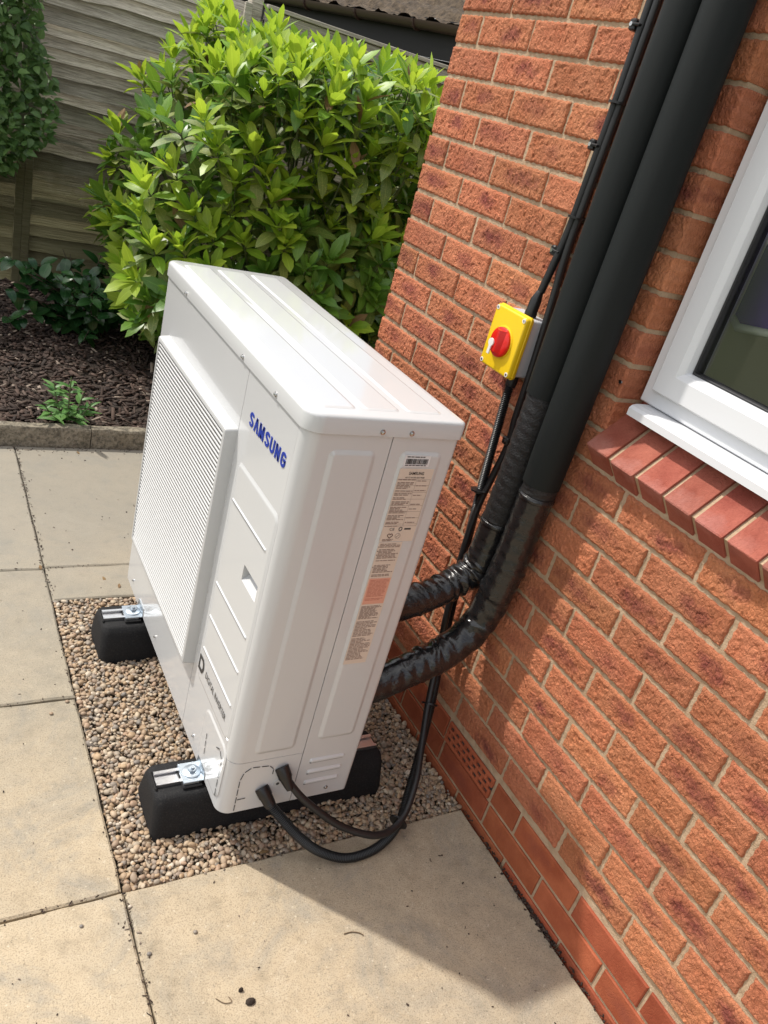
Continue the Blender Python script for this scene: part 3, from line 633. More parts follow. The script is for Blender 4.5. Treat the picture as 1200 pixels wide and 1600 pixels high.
# lettering
FU, FV = (0, -1, 0), (0, 0, 1)
def ribbon(m_, pts, w_, f):                 # flat stroke of width w_ along pts
    P_ = [Vector((*q_, 0)) for q_ in pts]; n_ = len(P_); Lf, Rt = [], []
    for i_ in range(n_):
        a_ = (P_[i_]-P_[i_-1]).normalized() if i_ else None; c_ = (P_[i_+1]-P_[i_]).normalized() if i_ < n_-1 else None
        d_ = ((a_ or c_)+(c_ or a_)).normalized(); k_ = 1/max(.5, d_.dot(a_ or c_)); nn_ = Vector((-d_.y, d_.x, 0))*w_/2*k_; Lf.append(P_[i_]+nn_); Rt.append(P_[i_]-nn_)
    m_.loft([[f(l_, 0), f(r2_, 0), f(r2_, 1), f(l_, 1)] for l_, r2_ in zip(Lf, Rt)])
def ell(cx_, cy_, rx_, ry_, a0_, a1_, k_=12): return [(cx_+rx_*math.cos(math.radians(a0_+(a1_-a0_)*i_/k_)), cy_+ry_*math.sin(math.radians(a0_+(a1_-a0_)*i_/k_))) for i_ in range(k_+1)]
def stroke_letter(ch):
    if ch == 'S': return [ell(.34, .71, .235, .195, 15, 200)+[(.20, .57), (.34, .50), (.47, .43)]+ell(.34, .29, .235, .195, 20, -165)]
    if ch == 'A': return [[(.10, 0), (.35, .985)], [(.35, .985), (.60, 0)]]
    if ch == 'M': return [[(.10, 0), (.13, 1)], [(.15, .98), (.41, .05)], [(.41, .05), (.67, .98)], [(.69, 1), (.72, 0)]]
    if ch == 'U': return [[(.11, 1), (.11, .30)]+ell(.34, .30, .23, .205, 180, 360)[1:]+[(.57, 1)]]
    if ch == 'N': return [[(.11, 0), (.11, 1)], [(.12, .97), (.56, .03)], [(.57, 0), (.57, 1)]]
    if ch == 'G': return [ell(.34, .69, .23, .21, 15, 180)+ell(.34, .31, .23, .21, 180, 360)+[(.57, .50)], [(.33, .50), (.66, .50)]]
for c_, y_ in zip('SAMSUNG', (.249, .2215, .1945, .1600, .1330, .1050, .0755)):
    m = MB()
    for st_ in stroke_letter(c_): ribbon(m, st_, .20, lambda q_, k_, y_=y_: (-.0004-.0008*k_, y_-q_.x*.034, z0+.837+q_.y*.029))
    m.build('letter', 'blue_print', hp)
text_mesh('DIGITAL INVERTER', 'small_lettering', (-.0034, .206, z0+.2225), FU, FV, .146, .0165, 'black_print', hp, .0006, .004)
m = MB(); dpo = [(.257, .252), (.232, .252), (.224, .244), (.221, .232), (.224, .220), (.232, .212), (.257, .212)]; dpi = [(.251, .244), (.236, .244), (.231, .239), (.229, .232), (.231, .225), (.236, .221), (.251, .221)]
m.loft([[(-.0036, y, z0+z) for y, z in dpo], [(-.0042, y, z0+z) for y, z in dpo], [(-.0042, y, z0+z) for y, z in dpi], [(-.0036, y, z0+z) for y, z in dpi]], cap=False); m.build('emblem', 'black_print', hp)
# rating labels on the rear side panel
SU, SV = (1, 0, 0), (0, 0, 1); on = .0036
def sticker(name, xa, za, xb, zb_, mat): 
    m_ = MB(); m_.box((xa, -on-.0006, z0+za), (xb, -on, z0+zb_)); return m_.build(name, mat, hp)
def lines(parent, xa, xb, ztop, zbot, step, mat='label_line', h=.0017, ragged=.5, name='print_lines', words=True):
    m_ = MB(); z = ztop
    while z > zbot:
        x = xa; end = xa+(xb-xa)*(1-ragged*random.random()**1.6)
        while x < end:
            wl = random.uniform(.004, .013) if words else end-x; e = min(end, x+wl)
            m_.box((x, -on-.0011, z0+z-h), (e, -on-.0007, z0+z)); x = e+.0016
        z -= step*random.choice((1, 1, 1, 1, 1.9))
    o_2 = m_.build(name, mat, parent); o_2['kind'] = 'stuff'; return o_2
bcode = sticker('barcode_label', .209, .878, .267, .902, 'label_white')
m = MB(); x = .2135
while x < .262:
    wd = random.choice((.0005, .0008, .0012)); m.box((x, -on-.0011, z0+.8835), (x+wd, -on-.0007, z0+.8945)); x += wd+random.choice((.0005, .0007, .0012))
o = m.build('barcode', 'black_print', bcode); o['kind'] = 'stuff'
lines(bcode, .214, .260, .8995, .897, .004, 'black_print', .0018, .2); lines(bcode, .2135, .262, .8818, .880, .004, 'black_print', .0016, .1)
lab = sticker('rating_label', .206, .712, .283, .874, 'label_cream')
text_mesh('SAMSUNG', 'label_lettering', (.228, -on-.0007, z0+.861), SU, SV, .034, .0065, 'black_print', lab, .0004, .02)
text_mesh('AIR TO WATER HEAT PUMP', 'label_lettering', (.222, -on-.0007, z0+.8535), SU, SV, .044, .0032, 'black_print', lab, .0004, .01)
lines(lab, .2085, .248, .851, .748, .0031, ragged=.45); lines(lab, .252, .279, .849, .752, .0105, ragged=.6)
m = MB()
for zz in (.8512, .838, .823, .808, .794, .780, .766, .752, .7475): m.box((.2075, -on-.0009, z0+zz), (.2812, -on-.0007, z0+zz+.0004))
for xx in (.2495, .2810): m.box((xx, -on-.0009, z0+.7475), (xx+.0004, -on-.0007, z0+.8512))
m.build('label_rules', 'label_line', lab)
text_mesh('CE', 'label_lettering', (.222, -on-.0007, z0+.7375), SU, SV, .011, .0062, 'black_print', lab, .0004, .0)
m = MB(); m.tube([(.2470+.0034*math.cos(a)*(1+.3*math.sin(a)), -on-.0009, z0+.7405+.0042*math.sin(a)) for a in np.linspace(0, 6.28, 12)], .0008, 6); m.box((.256, -on-.001, z0+.739), (.271, -on-.0007, z0+.7425)); m.build('label_marks', 'black_print', lab)
def heart(cx, cz, s): return [(cx+s*16*math.sin(a)**3/16, -on-.0009, z0+cz+s*(13*math.cos(a)-5*math.cos(2*a)-2*math.cos(3*a)-math.cos(4*a))/16) for a in np.linspace(0, 2*math.pi, 28)]
m = MB(); m.tube(heart(.227, .7255, .0058), .0008, 6); m.build('heart_mark', 'brown_print', lab)
m = MB(); m.tube([(.245+.0058*math.cos(a), -on-.0009, z0+.725+.0058*math.sin(a)) for a in np.linspace(0, 2*math.pi, 24)], .0004, 6); m.tube([(.242, -on-.0009, z0+.722), (.248, -on-.0009, z0+.728)], .0005, 6); m.build('round_mark', 'label_line', lab)
lines(lab, .212, .238, .7178, .7145, .0028, ragged=.3)
lb2 = sticker('warning_label', .207, .404, .262, .7105, 'label_cream')
lines(lb2, .2115, .2585, .707, .664, .0033, ragged=.4); lines(lb2, .2115, .2585, .657, .630, .0033, ragged=.35)
lines(lb2, .2105, .2585, .556, .524, .0031, ragged=.5); lines(lb2, .2095, .2590, .517, .412, .0037, ragged=.45)
m = MB()
for zz in (.700, .690, .681, .652): m.cyl((.2095, -on-.0006, z0+zz), (0, -1, 0), .0011, .0004, 10)
m.build('label_marks', 'black_print', lb2)
sal = sticker('salmon_label', .2095, .561, .2600, .6245, 'label_salmon'); sal.location.y = -.0006
o = lines(sal, .2125, .2575, .621, .566, .0033, 'salmon_line', .0013, .25)
# feet brackets with bolts
BY = (.133, .759)
for y in BY:
    br = MB(); br.box((-.048, y-.030, z0+.001), (.02, y+.030, z0+.0040), .001); br.prism([(-.0022, y-.030, z0+.004), (-.0022, y+.030, z0+.004), (-.0022, y+.026, z0+.028), (-.0022, y-.026, z0+.028)], (1, 0, 0), .002)
    br.box((-.048, y-.030, z0-.003), (-.012, y+.030, z0+.001)); bo_ = br.build('mounting_bracket', 'zinc', hp)
    m = MB(); m.box((-.050, y-.036, z0-.010), (-.004, y+.034, z0-.0035), .002); m.build('rubber_pad', 'rubber_block', bo_)
    m = MB(); m.tube([(-.022, y, z0+.004), (-.022, y, z0+.0062), (-.022, y, z0+.0072)], [.0205, .0205, .019], 28); m.build('washer', 'zinc', bo_, 40)
    m = MB(); m.cyl((-.022, y, z0+.007), (0, 0, 1), .0098, .0075, 6); m.cyl((-.022, y, z0+.014), (0, 0, 1), .0048, .006, 12); m.build('bolt', 'zinc', bo_)
# ---- rubber support feet (they stand on the gravel, the unit rests on them)
for nm, yc in (('near', UY+BY[0]+.005), ('far', UY+BY[1]+.005)):
    ft = tag(empty('support_foot', (-.50, yc, 0)), {'near': 'black rubber support foot with aluminium rail under the near end of heat pump', 'far': 'black rubber support foot with aluminium rail under the far end of heat pump'}[nm], 'support foot', 'rubber feet under the heat pump')
    def rg(hx, hy, z, r): return [(x, y, z) for x, y in rrect(-hx, -hy, hx, hy, r, 5)]
    m = MB(); m.loft([rg(.300, .080, -.014, .020), rg(.301, .080, .012, .020), rg(.299, .062, .078, .022), rg(.296, .054, .094, .022), rg(.291, .048, .0985, .020), rg(.285, .042, .0995, .016)]); m.build('block', 'rubber_block', ft, 50)
    m = MB(); pr = [(-.0205, .0985), (.0205, .0985), (.0205, .1085), (.0125, .1085), (.0125, .1055), (.0175, .1055), (.0175, .1015), (-.0175, .1015), (-.0175, .1055), (-.0125, .1055), (-.0125, .1085), (-.0205, .1085)]
    rings = [[(x, y, z) for y, z in pr] for x in (-.288, .288)]; m.loft(rings, cap=False)
    for x in (-.288, .288): m.quad((x, -.0205, .0985), (x, .0205, .0985), (x, .0205, .1015), (x, -.0205, .1015))
    m.build('rail', 'aluminium', ft)
    m = MB(); m.box((-.294, -.028, .0992), (-.2885, .026, .1065), .002); m.build('end_stop', 'rubber_block', ft)

# ================================================================== PIPES, SWITCH, CABLES
def wrinkle(seed, amt, bend):
    r_ = random.Random(seed); K = [(r_.uniform(10, 26), r_.uniform(0, 6.28), 1, r_.uniform(0, 6.28), .9, 1.6) for _ in range(3)]+[(r_.uniform(60, 130), r_.uniform(0, 6.28), r_.choice((1, 2)), r_.uniform(0, 6.28), r_.uniform(.25, .5), 2.4) for _ in range(5)]
    folds = [(bend+r_.uniform(-.28, .30), r_.uniform(0, 6.28), r_.uniform(.006, .012), r_.uniform(.05, .12), r_.uniform(-.05, .05)) for _ in range(11)]
    def f(t_, a, p):
        tw = t_+.02*math.sin(9*t_+seed)
        s_ = sum(w_*math.sin(fr*tw+ph+hx*math.sin(m_*a+pa_)) for fr, ph, m_, pa_, w_, hx in K)/3.6
        b_ = max(0, 1-abs(t_-bend)/.34); v = 1+amt*(.35+.9*b_)*(s_-.4*abs(s_))
        for c_, a_, w_, h_, sk in folds:
            v += h_*(.5+.5*math.cos(a-a_))**2*math.exp(-((t_-c_-sk*math.sin(a-a_))/w_)**2)
        return v+.035*b_*math.sin(a*2+seed)
    return f
pa = tag(empty('insulated_pipe', (-.057, .713, 0)), 'black lagged pipe nearest the yellow switch, bending into the heat pump higher up', 'pipe', 'lagged pipes on the brick wall')
pb = tag(empty('insulated_pipe', (-.057, .625, 0)), 'black lagged pipe nearest the window, bending into the heat pump lower down', 'pipe', 'lagged pipes on the brick wall')
def rel(o, pts): return [Vector(p)-o.location for p in pts]
def pipe(o, sleeve_z, pts, r, seed, bend, rough_to):
    y = o.location.y; x = o.location.x
    m_ = MB(); zs = [sleeve_z+(2.60-sleeve_z)*i/30 for i in range(31)]
    sl = [Vector((.0012*math.sin(z*5+seed), .0015*math.sin(z*3.3+seed), z)) for z in zs]
    m_.tube(sl, [.0425]+[.0435]*30, 32); m_.build('foam_sleeve', 'foam_sleeve', o, 60)
    sp_ = spline(rel(o, pts), 260); k = int(260*rough_to)
    m_ = MB(); m_.tube(sp_[:k+1], r, 40, True, lambda t_, a, p: 1+.012*math.sin(a*5+t_*60+seed)+.010*math.sin(t_*95+a)); m_.build('lagging_upper', 'rough_wrap', o, 180)
    m_ = MB(); f = wrinkle(seed, .15, bend); m_.tube(sp_[k:], r*1.03, 64, True, f); m_.build('taped_bend', 'tape_wrap', o, 180)
    for q in (k+2,):
        c, d = sp_[q], (sp_[q+1]-sp_[q-1]).normalized(); m_ = MB(); m_.tube([c-d*.004, c-d*.002, c+d*.007, c+d*.009], [r*1.02, r*1.085, r*1.075, r*1.0], 40); m_.build('tape_band', 'tape_wrap', o, 60)
pipe(pa, 1.100, [(-.057, .713, 1.115), (-.057, .713, .98), (-.058, .713, .86), (-.060, .713, .76), (-.064, .713, .69), (-.078, .713, .638), (-.118, .713, .605), (-.165, .713, .585), (-.24, .713, .558), (-.365, .713, .525)], .0385, 3, .42, .42)
pipe(pb, .925, [(-.057, .625, .94), (-.057, .627, .82), (-.058, .630, .70), (-.060, .634, .60), (-.069, .638, .540), (-.098, .64, .490), (-.15, .64, .447), (-.19, .64, .428), (-.28, .64, .390), (-.365, .64, .36)], .0395, 11, .52, .05)
m = MB(); m.cyl((0, 0, 0), (-1, 0, 0), .0042, .003, 12); 
so_ = m.build('wall_screw', 'screw_steel', None, 40); so_.location = (-.0015, .573, 1.195); m2 = None
tag(so_, 'tiny bare steel screw in the brick beside the window reveal', 'screw')
# rotary isolator switch
SX, SYc, SZc = -.066, .898, 1.160
sw = tag(empty('isolator_switch', (0, SYc, SZc)), 'yellow and grey rotary isolator switch box with red knob', 'switch')
m = MB(); m.loft([[(x, y, z) for y, z in rrect(-.056, -.069, .056, .069, .007, 4)] for x in (.004, -.050)]); m.build('enclosure', 'grey_plastic', sw, 40)
m = MB(); cf = lambda i, x: [(x, y, z) for y, z in rrect(-.0625+i, -.075+i, .0625-i, .075-i, .008, 5)][::-1]
m.loft([cf(.001, -.0485), cf(0, -.052), cf(0, -.0565), cf(.0015, -.0575), cf(.0025, -.066), cf(.0045, -.0685), cf(.007, -.069)]); m.build('cover', 'yellow_plastic', sw, 45)
kn = MB(); kn.tube([(-.068, 0, -.004), (-.0705, 0, -.004), (-.0715, 0, -.004)], [.0385, .0385, .036], 40); kno = kn.build('knob_ring', 'yellow_plastic', sw, 45)
kn = MB(); kn.tube([(-.069, 0, -.004), (-.077, 0, -.004), (-.079, 0, -.004), (-.0785, 0, -.004)], [.0355, .0350, .0325, .029], 44); knob = kn.build('knob', 'red_plastic', sw, 45)
g_ = MB(); g_.loft([[(-.078, .020, .026), (-.078, -.020, .026), (-.078, -.016, -.030), (-.078, .016, -.030)], [(-.0875, .004, .024), (-.0875, -.004, .024), (-.0865, -.0035, -.028), (-.0865, .0035, -.028)]]); g_.build('knob_grip', 'red_plastic', knob)
m = MB(); kp = [(.0095*math.cos(a)+.014, .0095*math.sin(a)-.010) for a in np.linspace(-1.1, 4.25, 16)]; kp += [(.0105, -.038), (.0190, -.038)]
m.prism([(-.0865, y, z) for y, z in kp], (-1, 0, 0), .003); m.build('pointer', 'pale_plastic', knob)
for y in (-.052, .052):
    for z in (-.0645, .0645): 
        m = MB(); m.cyl((-.0685, y, z), (-1, 0, 0), .0055, .0014, 14); q = m.build('screw_cap', 'pale_plastic', sw, 40); m = MB(); m.cyl((-.0698, y, z), (-1, 0, 0), .003, .0006, 10); m.build('screw', 'screw_steel', q)
m = MB(); m.tube([(-.030, -.020, .068), (-.030, -.020, .080), (-.030, -.0205, .083), (-.029, -.021, .108), (-.026, -.0215, .127), (-.024, -.022, .130)], [.0145, .0145, .0135, .0135, .0085, .0078], 20); m.build('gland', 'black_plastic', sw, 40)
m = MB(); m.tube([(-.034, -.040, -.066), (-.034, -.040, -.072), (-.036, -.041, -.088), (-.0365, -.0415, -.096)], [.0135, .0135, .0135, .0125], 20); m.build('gland', 'black_plastic', sw, 40)
def cable(name, pts, r, label, cat='cable', n=120, mat='black_cable', group=None, rf=None):
    P = spline(pts, n); o = tag(empty(name, P[0] if P[0].z < P[-1].z else P[-1]), label, cat, group)
    m_ = MB(); m_.tube([p-o.location for p in P], r, 14, True, rf); m_.build('sheath', mat, o, 60); return o, P
def tie(o, c, d, r, name='cable_tie'):
    c = Vector(c)-o.location; d = Vector(d).normalized(); m_ = MB(); m_.tube([c-d*.0022, c+d*.0022], r, 16); m_.build(name, 'black_plastic', o, 40)
c1, _ = cable('power_cable', [(-.012, .858, 2.6), (-.012, .860, 2.1), (-.012, .863, 1.87), (-.012, .862, 1.68), (-.012, .866, 1.52), (-.013, .868, 1.43), (-.019, .872, 1.35), (-.024, .876, 1.288)], .0092, 'thin black cable on the wall feeding the top of the switch', group='cables clipped to the wall')
c2, _ = cable('control_cable', [(-.012, .838, 2.6), (-.012, .840, 2.1), (-.012, .843, 1.87), (-.012, .845, 1.68), (-.013, .848, 1.50), (-.014, .848, 1.38), (-.014, .838, 1.25), (-.014, .830, 1.12), (-.014, .826, 1.0), (-.013, .820, .93), (-.026, .818, .85), (-.045, .812, .76), (-.058, .795, .64), (-.066, .765, .47), (-.070, .735, .34), (-.092, .688, .235), (-.125, .625, .165), (-.175, .545, .115), (-.235, .485, .066), (-.31, .462, .060), (-.405, .486, .090), (-.490, .522, .150), (-.530, .545, .190), (-.5475, .559, .216)], .0088, 'thin black cable running past the switch and looping into the unit side', n=320, group='cables clipped to the wall')
for z, yy in ((1.83, .872), (1.605, .872), (1.381, .878)):
    m = MB(); m.box((-.024, .001, -.011), (0, .018, .011), .003); m.tube([(-.003, -.014, 0), (-.024, -.012, 0), (-.024, .004, 0)], .003, 8); q = m.build('clip', 'black_plastic', c1, 40, Vector((0, yy, z))-c1.location)
    m = MB(); m.cyl((-.024, .010, 0), (-1, 0, 0), .0042, .002, 12); m.build('screw', 'screw_steel', q, 40)
tie(c1, (-.012, .853, 1.69), (0, 0, 1), .0215); tie(c1, (-.012, .857, 1.46), (0, 0, 1), .0205)
m = MB(); m.box((-.026, -.010, -.010), (0, .012, .010), .003); q = m.build('clip', 'black_plastic', c2, 40, Vector((0, .822, .938))-c2.location)
m = MB(); m.cyl((-.026, .001, 0), (-1, 0, 0), .0052, .003, 12); m.build('screw', 'screw_steel', q, 40)
CP = [(-.036, .857, 1.078), (-.040, .853, 1.05), (-.041, .842, .943), (-.041, .823, .757), (-.042, .806, .634), (-.044, .773, .435), (-.050, .752, .345), (-.070, .705, .258), (-.110, .640, .150), (-.160, .575, .075), (-.225, .500, .030), (-.300, .463, .0125), (-.385, .455, .0135), (-.455, .474, .036), (-.510, .497, .078), (-.556, .528, .126), (-.580, .548, .152)]
NP = 1500
cn, P = cable('corrugated_conduit', CP, .0103, 'black corrugated conduit looping from the switch to the heat pump side', 'conduit', NP, 'black_plastic', None, lambda t_, a, p: 1+.13*math.sin(t_*2*math.pi*NP/4.0))
m = MB(); e = Vector((-.5895, .5735, .170)); d = (Vector((-.572, .540, .140))-e).normalized(); m.tube([e+d*-.004, e+d*.018, e+d*.020, e+d*.040, e+d*.046], [.0165, .0165, .0150, .0135, .0115], 20)
m.v = [tuple(Vector(v)-cn.location) for v in m.v]; m.build('connector', 'black_plastic', cn, 40)
m = MB(); e = Vector((-.553, .5725, .226)); d = (Vector((-.541, .546, .196))-e).normalized(); m.tube([e+d*-.004, e+d*.022, e+d*.025, e+d*.040, e+d*.052], [.0165, .0160, .0140, .011, .0078], 20)
m.v = [tuple(Vector(v)-c2.location) for v in m.v]; m.build('connector', 'black_plastic', c2, 40)
tie(cn, (-.085, .690, .228), (-.05, -.075, -.11), .0215); tie(cn, (-.048, .825, .80), (0, -.02, -.18), .0215); tie(cn, (-.235, .492, .048), (-.07, -.05, -.03), .024)

# ================================================================== FENCE, SHED
FY = 4.85
def fence_board(xa, xb, zb_, h, y, wavy=.012, seed=0):
    r_ = random.Random(seed); k = 9; ph = [r_.uniform(0, 6.28) for _ in range(3)]; rings = []; L_ = xb-xa; xc = (xa+xb)/2
    sl = r_.uniform(-.012, .012)
    for i in range(k+1):
        x = -L_/2+L_*i/k; wv = wavy*(math.sin(x*3.1+ph[0])+.6*math.sin(x*7.7+ph[1])+.35*math.sin(x*17+ph[2])); zz = zb_+wv+sl*x
        rings.append([(x, -.060, zz), (x, -.040, zz-.002), (x, .014, zb_+h), (x, .004, zb_+h+.002)])
    m_ = MB(); m_.loft(rings); return m_.mesh('board', 20), (xc, y, 0)
def fence_panel(xa, xb, label, ztop, seed, frame=True):
    fp = tag(empty('wooden_fence', ((xa+xb)/2, FY, .06)), label, 'fence', 'wooden fence panels behind the bed'); r_ = random.Random(seed); z = .075; i = 0
    while z < ztop-.03:
        ex = r_.choice((.058, .064, .07, .08, .09, .105)); h = min(ex+.03, ztop-z)
        me, loc = fence_board(xa+.01, xb-.01, z, h, 0, .0045 if r_.random() < .75 else .011, seed*50+i)
        o_2 = link('board', me, 'fence_wood', fp, (0, r_.uniform(-.003, .003), -.06)); z += ex; i += 1
    for x in ([xa+.022, xb-.022] if frame else [xb-.022]):
        m_ = MB(); m_.box((x-(xa+xb)/2-.022, -.088, .0), (x-(xa+xb)/2+.022, -.061, ztop-.06), .003); m_.build('batten', 'fence_wood', fp)
    return fp
fence_panel(-2.46, -.655, 'weathered lapped fence panel mostly hidden behind the climber', 1.88, 3)
f1 = fence_panel(-.655, .52, 'grey and green weathered lapped fence panel left of the spotted bush', 1.90, 5)
f2 = fence_panel(.60, 2.43, 'weathered fence panel with grey top rail behind the spotted bush', 1.84, 9)
m = MB(); m.box((-.915, -.094, 1.745), (.915, -.062, 1.835), .003); m.build('top_rail', 'fence_wood', f2)
m = MB(); m.box((-.91, -.11, 1.838), (.93, .035, 1.862), .003); m.build('capping', 'fence_wood', f2)
for x, lab_ in ((.56, 'square grey wooden fence post at the end of the capped panel'),):
    m = MB(); m.box((-.036, -.045, 0), (.036, .04, 1.96), .004); tag(m.build('fence_post', 'fence_wood', None, None, (x, FY, .02)), lab_, 'fence post')
# neighbour's outbuilding: the gutter runs away from us beyond the fence
sh = tag(empty('outbuilding', (2.05, 5.05, 0)), 'dark outbuilding with mossy roof and brown gutter beyond the fence', 'outbuilding')
gd = Vector((-.20, .98, 0)).normalized(); gn = Vector((gd.y, -gd.x, 0))   # along the eaves, towards the ridge
def sp3(s_, q, z): return Vector((0, 0, z))+gd*s_+gn*q
m = MB(); rings = []
for s_ in (-.35, 5.5): rings.append([sp3(s_, -.055+.055*math.cos(a)*-1-.055, 2.165+.055*math.sin(a)*-1) for a in np.linspace(0, math.pi, 9)]+[sp3(s_, -.055+.049*math.cos(a)-.055, 2.165-.049*math.sin(a)) for a in np.linspace(0, math.pi, 9)])
m.loft(rings); gt = m.build('gutter', 'gutter_brown', sh, 40)
for s_ in (.25, .95, 1.65, 2.5):
    m = MB(); m.tube([sp3(s_, -.11-.059*math.cos(a), 2.165-.059*math.sin(a)) for a in np.linspace(0, math.pi, 9)], .010, 8); m.build('gutter_bracket', 'gutter_brown', gt)
m = MB(); m.prism([sp3(-.3, -.05, 1.96), sp3(5.4, -.05, 1.96), sp3(5.4, -.05, 2.20), sp3(-.3, -.05, 2.20)], tuple(gn), .03); m.build('fascia', 'fascia_black', sh)
m = MB(); m.prism([sp3(-.3, .10, -.05), sp3(5.4, .10, -.05), sp3(5.4, .10, 1.97), sp3(-.3, .10, 1.97)], tuple(gn), .1); m.build('wall', 'fascia_black', sh)
V = []; nu, nv = 150, 70
for i in range(nu):
    for j in range(nv):
        s_, q = -.35+5.8*i/(nu-1), -.135+2.4*j/(nv-1); row = (q/.30) % 1
        V.append(sp3(s_, q, 2.215+q*.42+.045*(1-row)+random.uniform(-.012, .012)+.012*math.sin(s_*21)))
idx = np.arange(nu*nv).reshape(nu, nv)
link('roof', np_mesh('roof', np.array([tuple(v) for v in V]), np.stack([idx[:-1, :-1], idx[1:, :-1], idx[1:, 1:], idx[:-1, 1:]], -1).reshape(-1, 4)), 'moss_roof', sh)

# ================================================================== PLANTS
def leaf_geo(wd, fold, droop, teeth, k=7, twist=0, pw=(.75, 1.15)):
    V, mid = [], []
    for i in range(k+1):
        s_ = i/k; half = wd*(max(0, s_)**pw[0])*(max(0, 1-s_)**pw[1])*2.15
        if teeth and .45 < s_ < .95 and i % 2 == 1: half *= 1.16
        z = -droop*s_*s_; x = s_*(1-.15*droop)
        for sgn in (-1, 0, 1):
            V.append((x-(.03*abs(sgn) if 0 < s_ < 1 else 0), sgn*half, z+abs(sgn)*half*fold)); mid.append(abs(sgn))
    F = [(i*3+a, i*3+3+a, i*3+4+a, i*3+1+a) for i in range(k) for a in (0, 1)]
    return np.array(V), np.array(F), np.array(mid, float)
class Foliage:
    def __init__(s): s.items = []          # (geo index, matrix 3x3 * scale, loc, mat)
    def put(s, gi, loc, axis, nrm, scale, mat): 
        a = Vector(axis).normalized(); n_ = Vector(nrm); n_ = (n_-a*n_.dot(a)); n_ = n_.normalized() if n_.length > 1e-4 else a.orthogonal().normalized(); b = n_.cross(a)
        s.items.append((gi, np.array([[a.x, b.x, n_.x], [a.y, b.y, n_.y], [a.z, b.z, n_.z]])*scale, np.array(loc), mat, scale))
def build_foliage(fol, geos, root, single=300, one='leaf', many='foliage'):
    org = np.array(root.location); meshes = {}; C_ = np.array(CAM)
    def rank(it):
        c = it[2]+it[1]@np.array([.5, 0, 0]); v = C_-c; d = np.linalg.norm(v); vis = in_view(*c, 0); f = abs((it[1][:, 2]/it[4])@(v/d)); return -(it[4]/d)*(.4+f) + (0 if vis else 10) + d*.25
    order = sorted(range(len(fol.items)), key=lambda i: rank(fol.items[i])); lone = set(order[:single])
    byM = {}
    for i, it in enumerate(fol.items):
        gi, R_, loc, mt, sc = it; V, F, mid = geos[gi]
        if i in lone:
            if (gi, mt) not in meshes:
                me = np_mesh(one, V, F, None, None, {'mid': mid}); me.materials.append(MAT[mt]); meshes[(gi, mt)] = me
            o = link(one, meshes[(gi, mt)], None, root); M4 = Matrix.Identity(4)
            for r_ in range(3):
                for c_ in range(3): M4[r_][c_] = R_[r_, c_]
                M4[r_][3] = loc[r_]-org[r_]
            o.matrix_local = M4
        else: byM.setdefault(mt, []).append(it)
    for mt, its in byM.items():
        Vs, Fs, ts, ms_ = [], [], [], []; b = 0
        for gi, R_, loc, _, sc in its:
            V, F, mid = geos[gi]; Vs.append(V@R_.T+loc-org); Fs.append(F+b); b += len(V); ts.append(np.full(len(V), random.random())); ms_.append(mid)
        o = link(many, np_mesh(many, np.concatenate(Vs), np.concatenate(Fs), np.concatenate(ts), None, {'mid': np.concatenate(ms_)}), mt, root); o['kind'] = 'stuff'
EP = (.92, .80)
LG = [leaf_geo(.245, .26, .16, True, 9, 0, EP), leaf_geo(.27, .20, .32, True, 9, 0, EP), leaf_geo(.30, .15, .42, False, 8, 0, EP), leaf_geo(.225, .34, .02, True, 9, 0, EP), leaf_geo(.275, .18, .24, True, 9, 0, EP)]
# --- spotted laurel
bush = tag(empty('spotted_laurel', (.62, 3.85, .06)), 'large yellow-green spotted laurel bush between the fence and the house', 'bush')
BC = Vector((.68, 3.90, .89)); BR = Vector((1.10, .74, .88))
fol = Foliage(); stems = MB(); random.seed(21)
def bush_r(d):
    lump = 1+.05*max(0, -d.x)*max(0, d.z)*2-.06*max(0, d.x)*max(0, d.z)+.05*math.sin(d.x*5.1+1.3)+.06*math.sin(d.z*6.3+d.y*4.0)+.05*math.sin(d.x*11+d.z*9)
    for q_, h_ in lumps: lump += h_*math.exp(-((d-q_).length/.24)**2)
    e = 2.6; return lump/((abs(d.x/BR.x)**e+abs(d.y/BR.y)**e+abs(d.z/BR.z)**e)**(1/e))
shoots = []; tries = 0; lumps = [(Vector((random.gauss(0, 1), random.gauss(-.4, 1), random.gauss(.2, .8))).normalized(), random.uniform(-.16, .13)) for _ in range(34)]
while len(shoots) < 540 and tries < 60000:
    tries += 1; d = Vector((random.gauss(0, 1), random.gauss(0, 1), random.gauss(0, 1))).normalized()
    if d.y > .55 and d.z < .5: continue
    depth = 1.0 if random.random() < .72 else random.uniform(.72, .93)
    p = BC+d*bush_r(d)*depth
    if p.x < -.30+.42*max(0, p.z-.80)**1.25 or p.z > 1.73-.03*p.x or p.z < .16 or p.y > 4.72 or (p.x > -.02 and p.y < 1.75): continue
    md = random.uniform(.085, .14)
    if any((p-q[0]).length < md for q in shoots): continue
    shoots.append((p, d, depth))
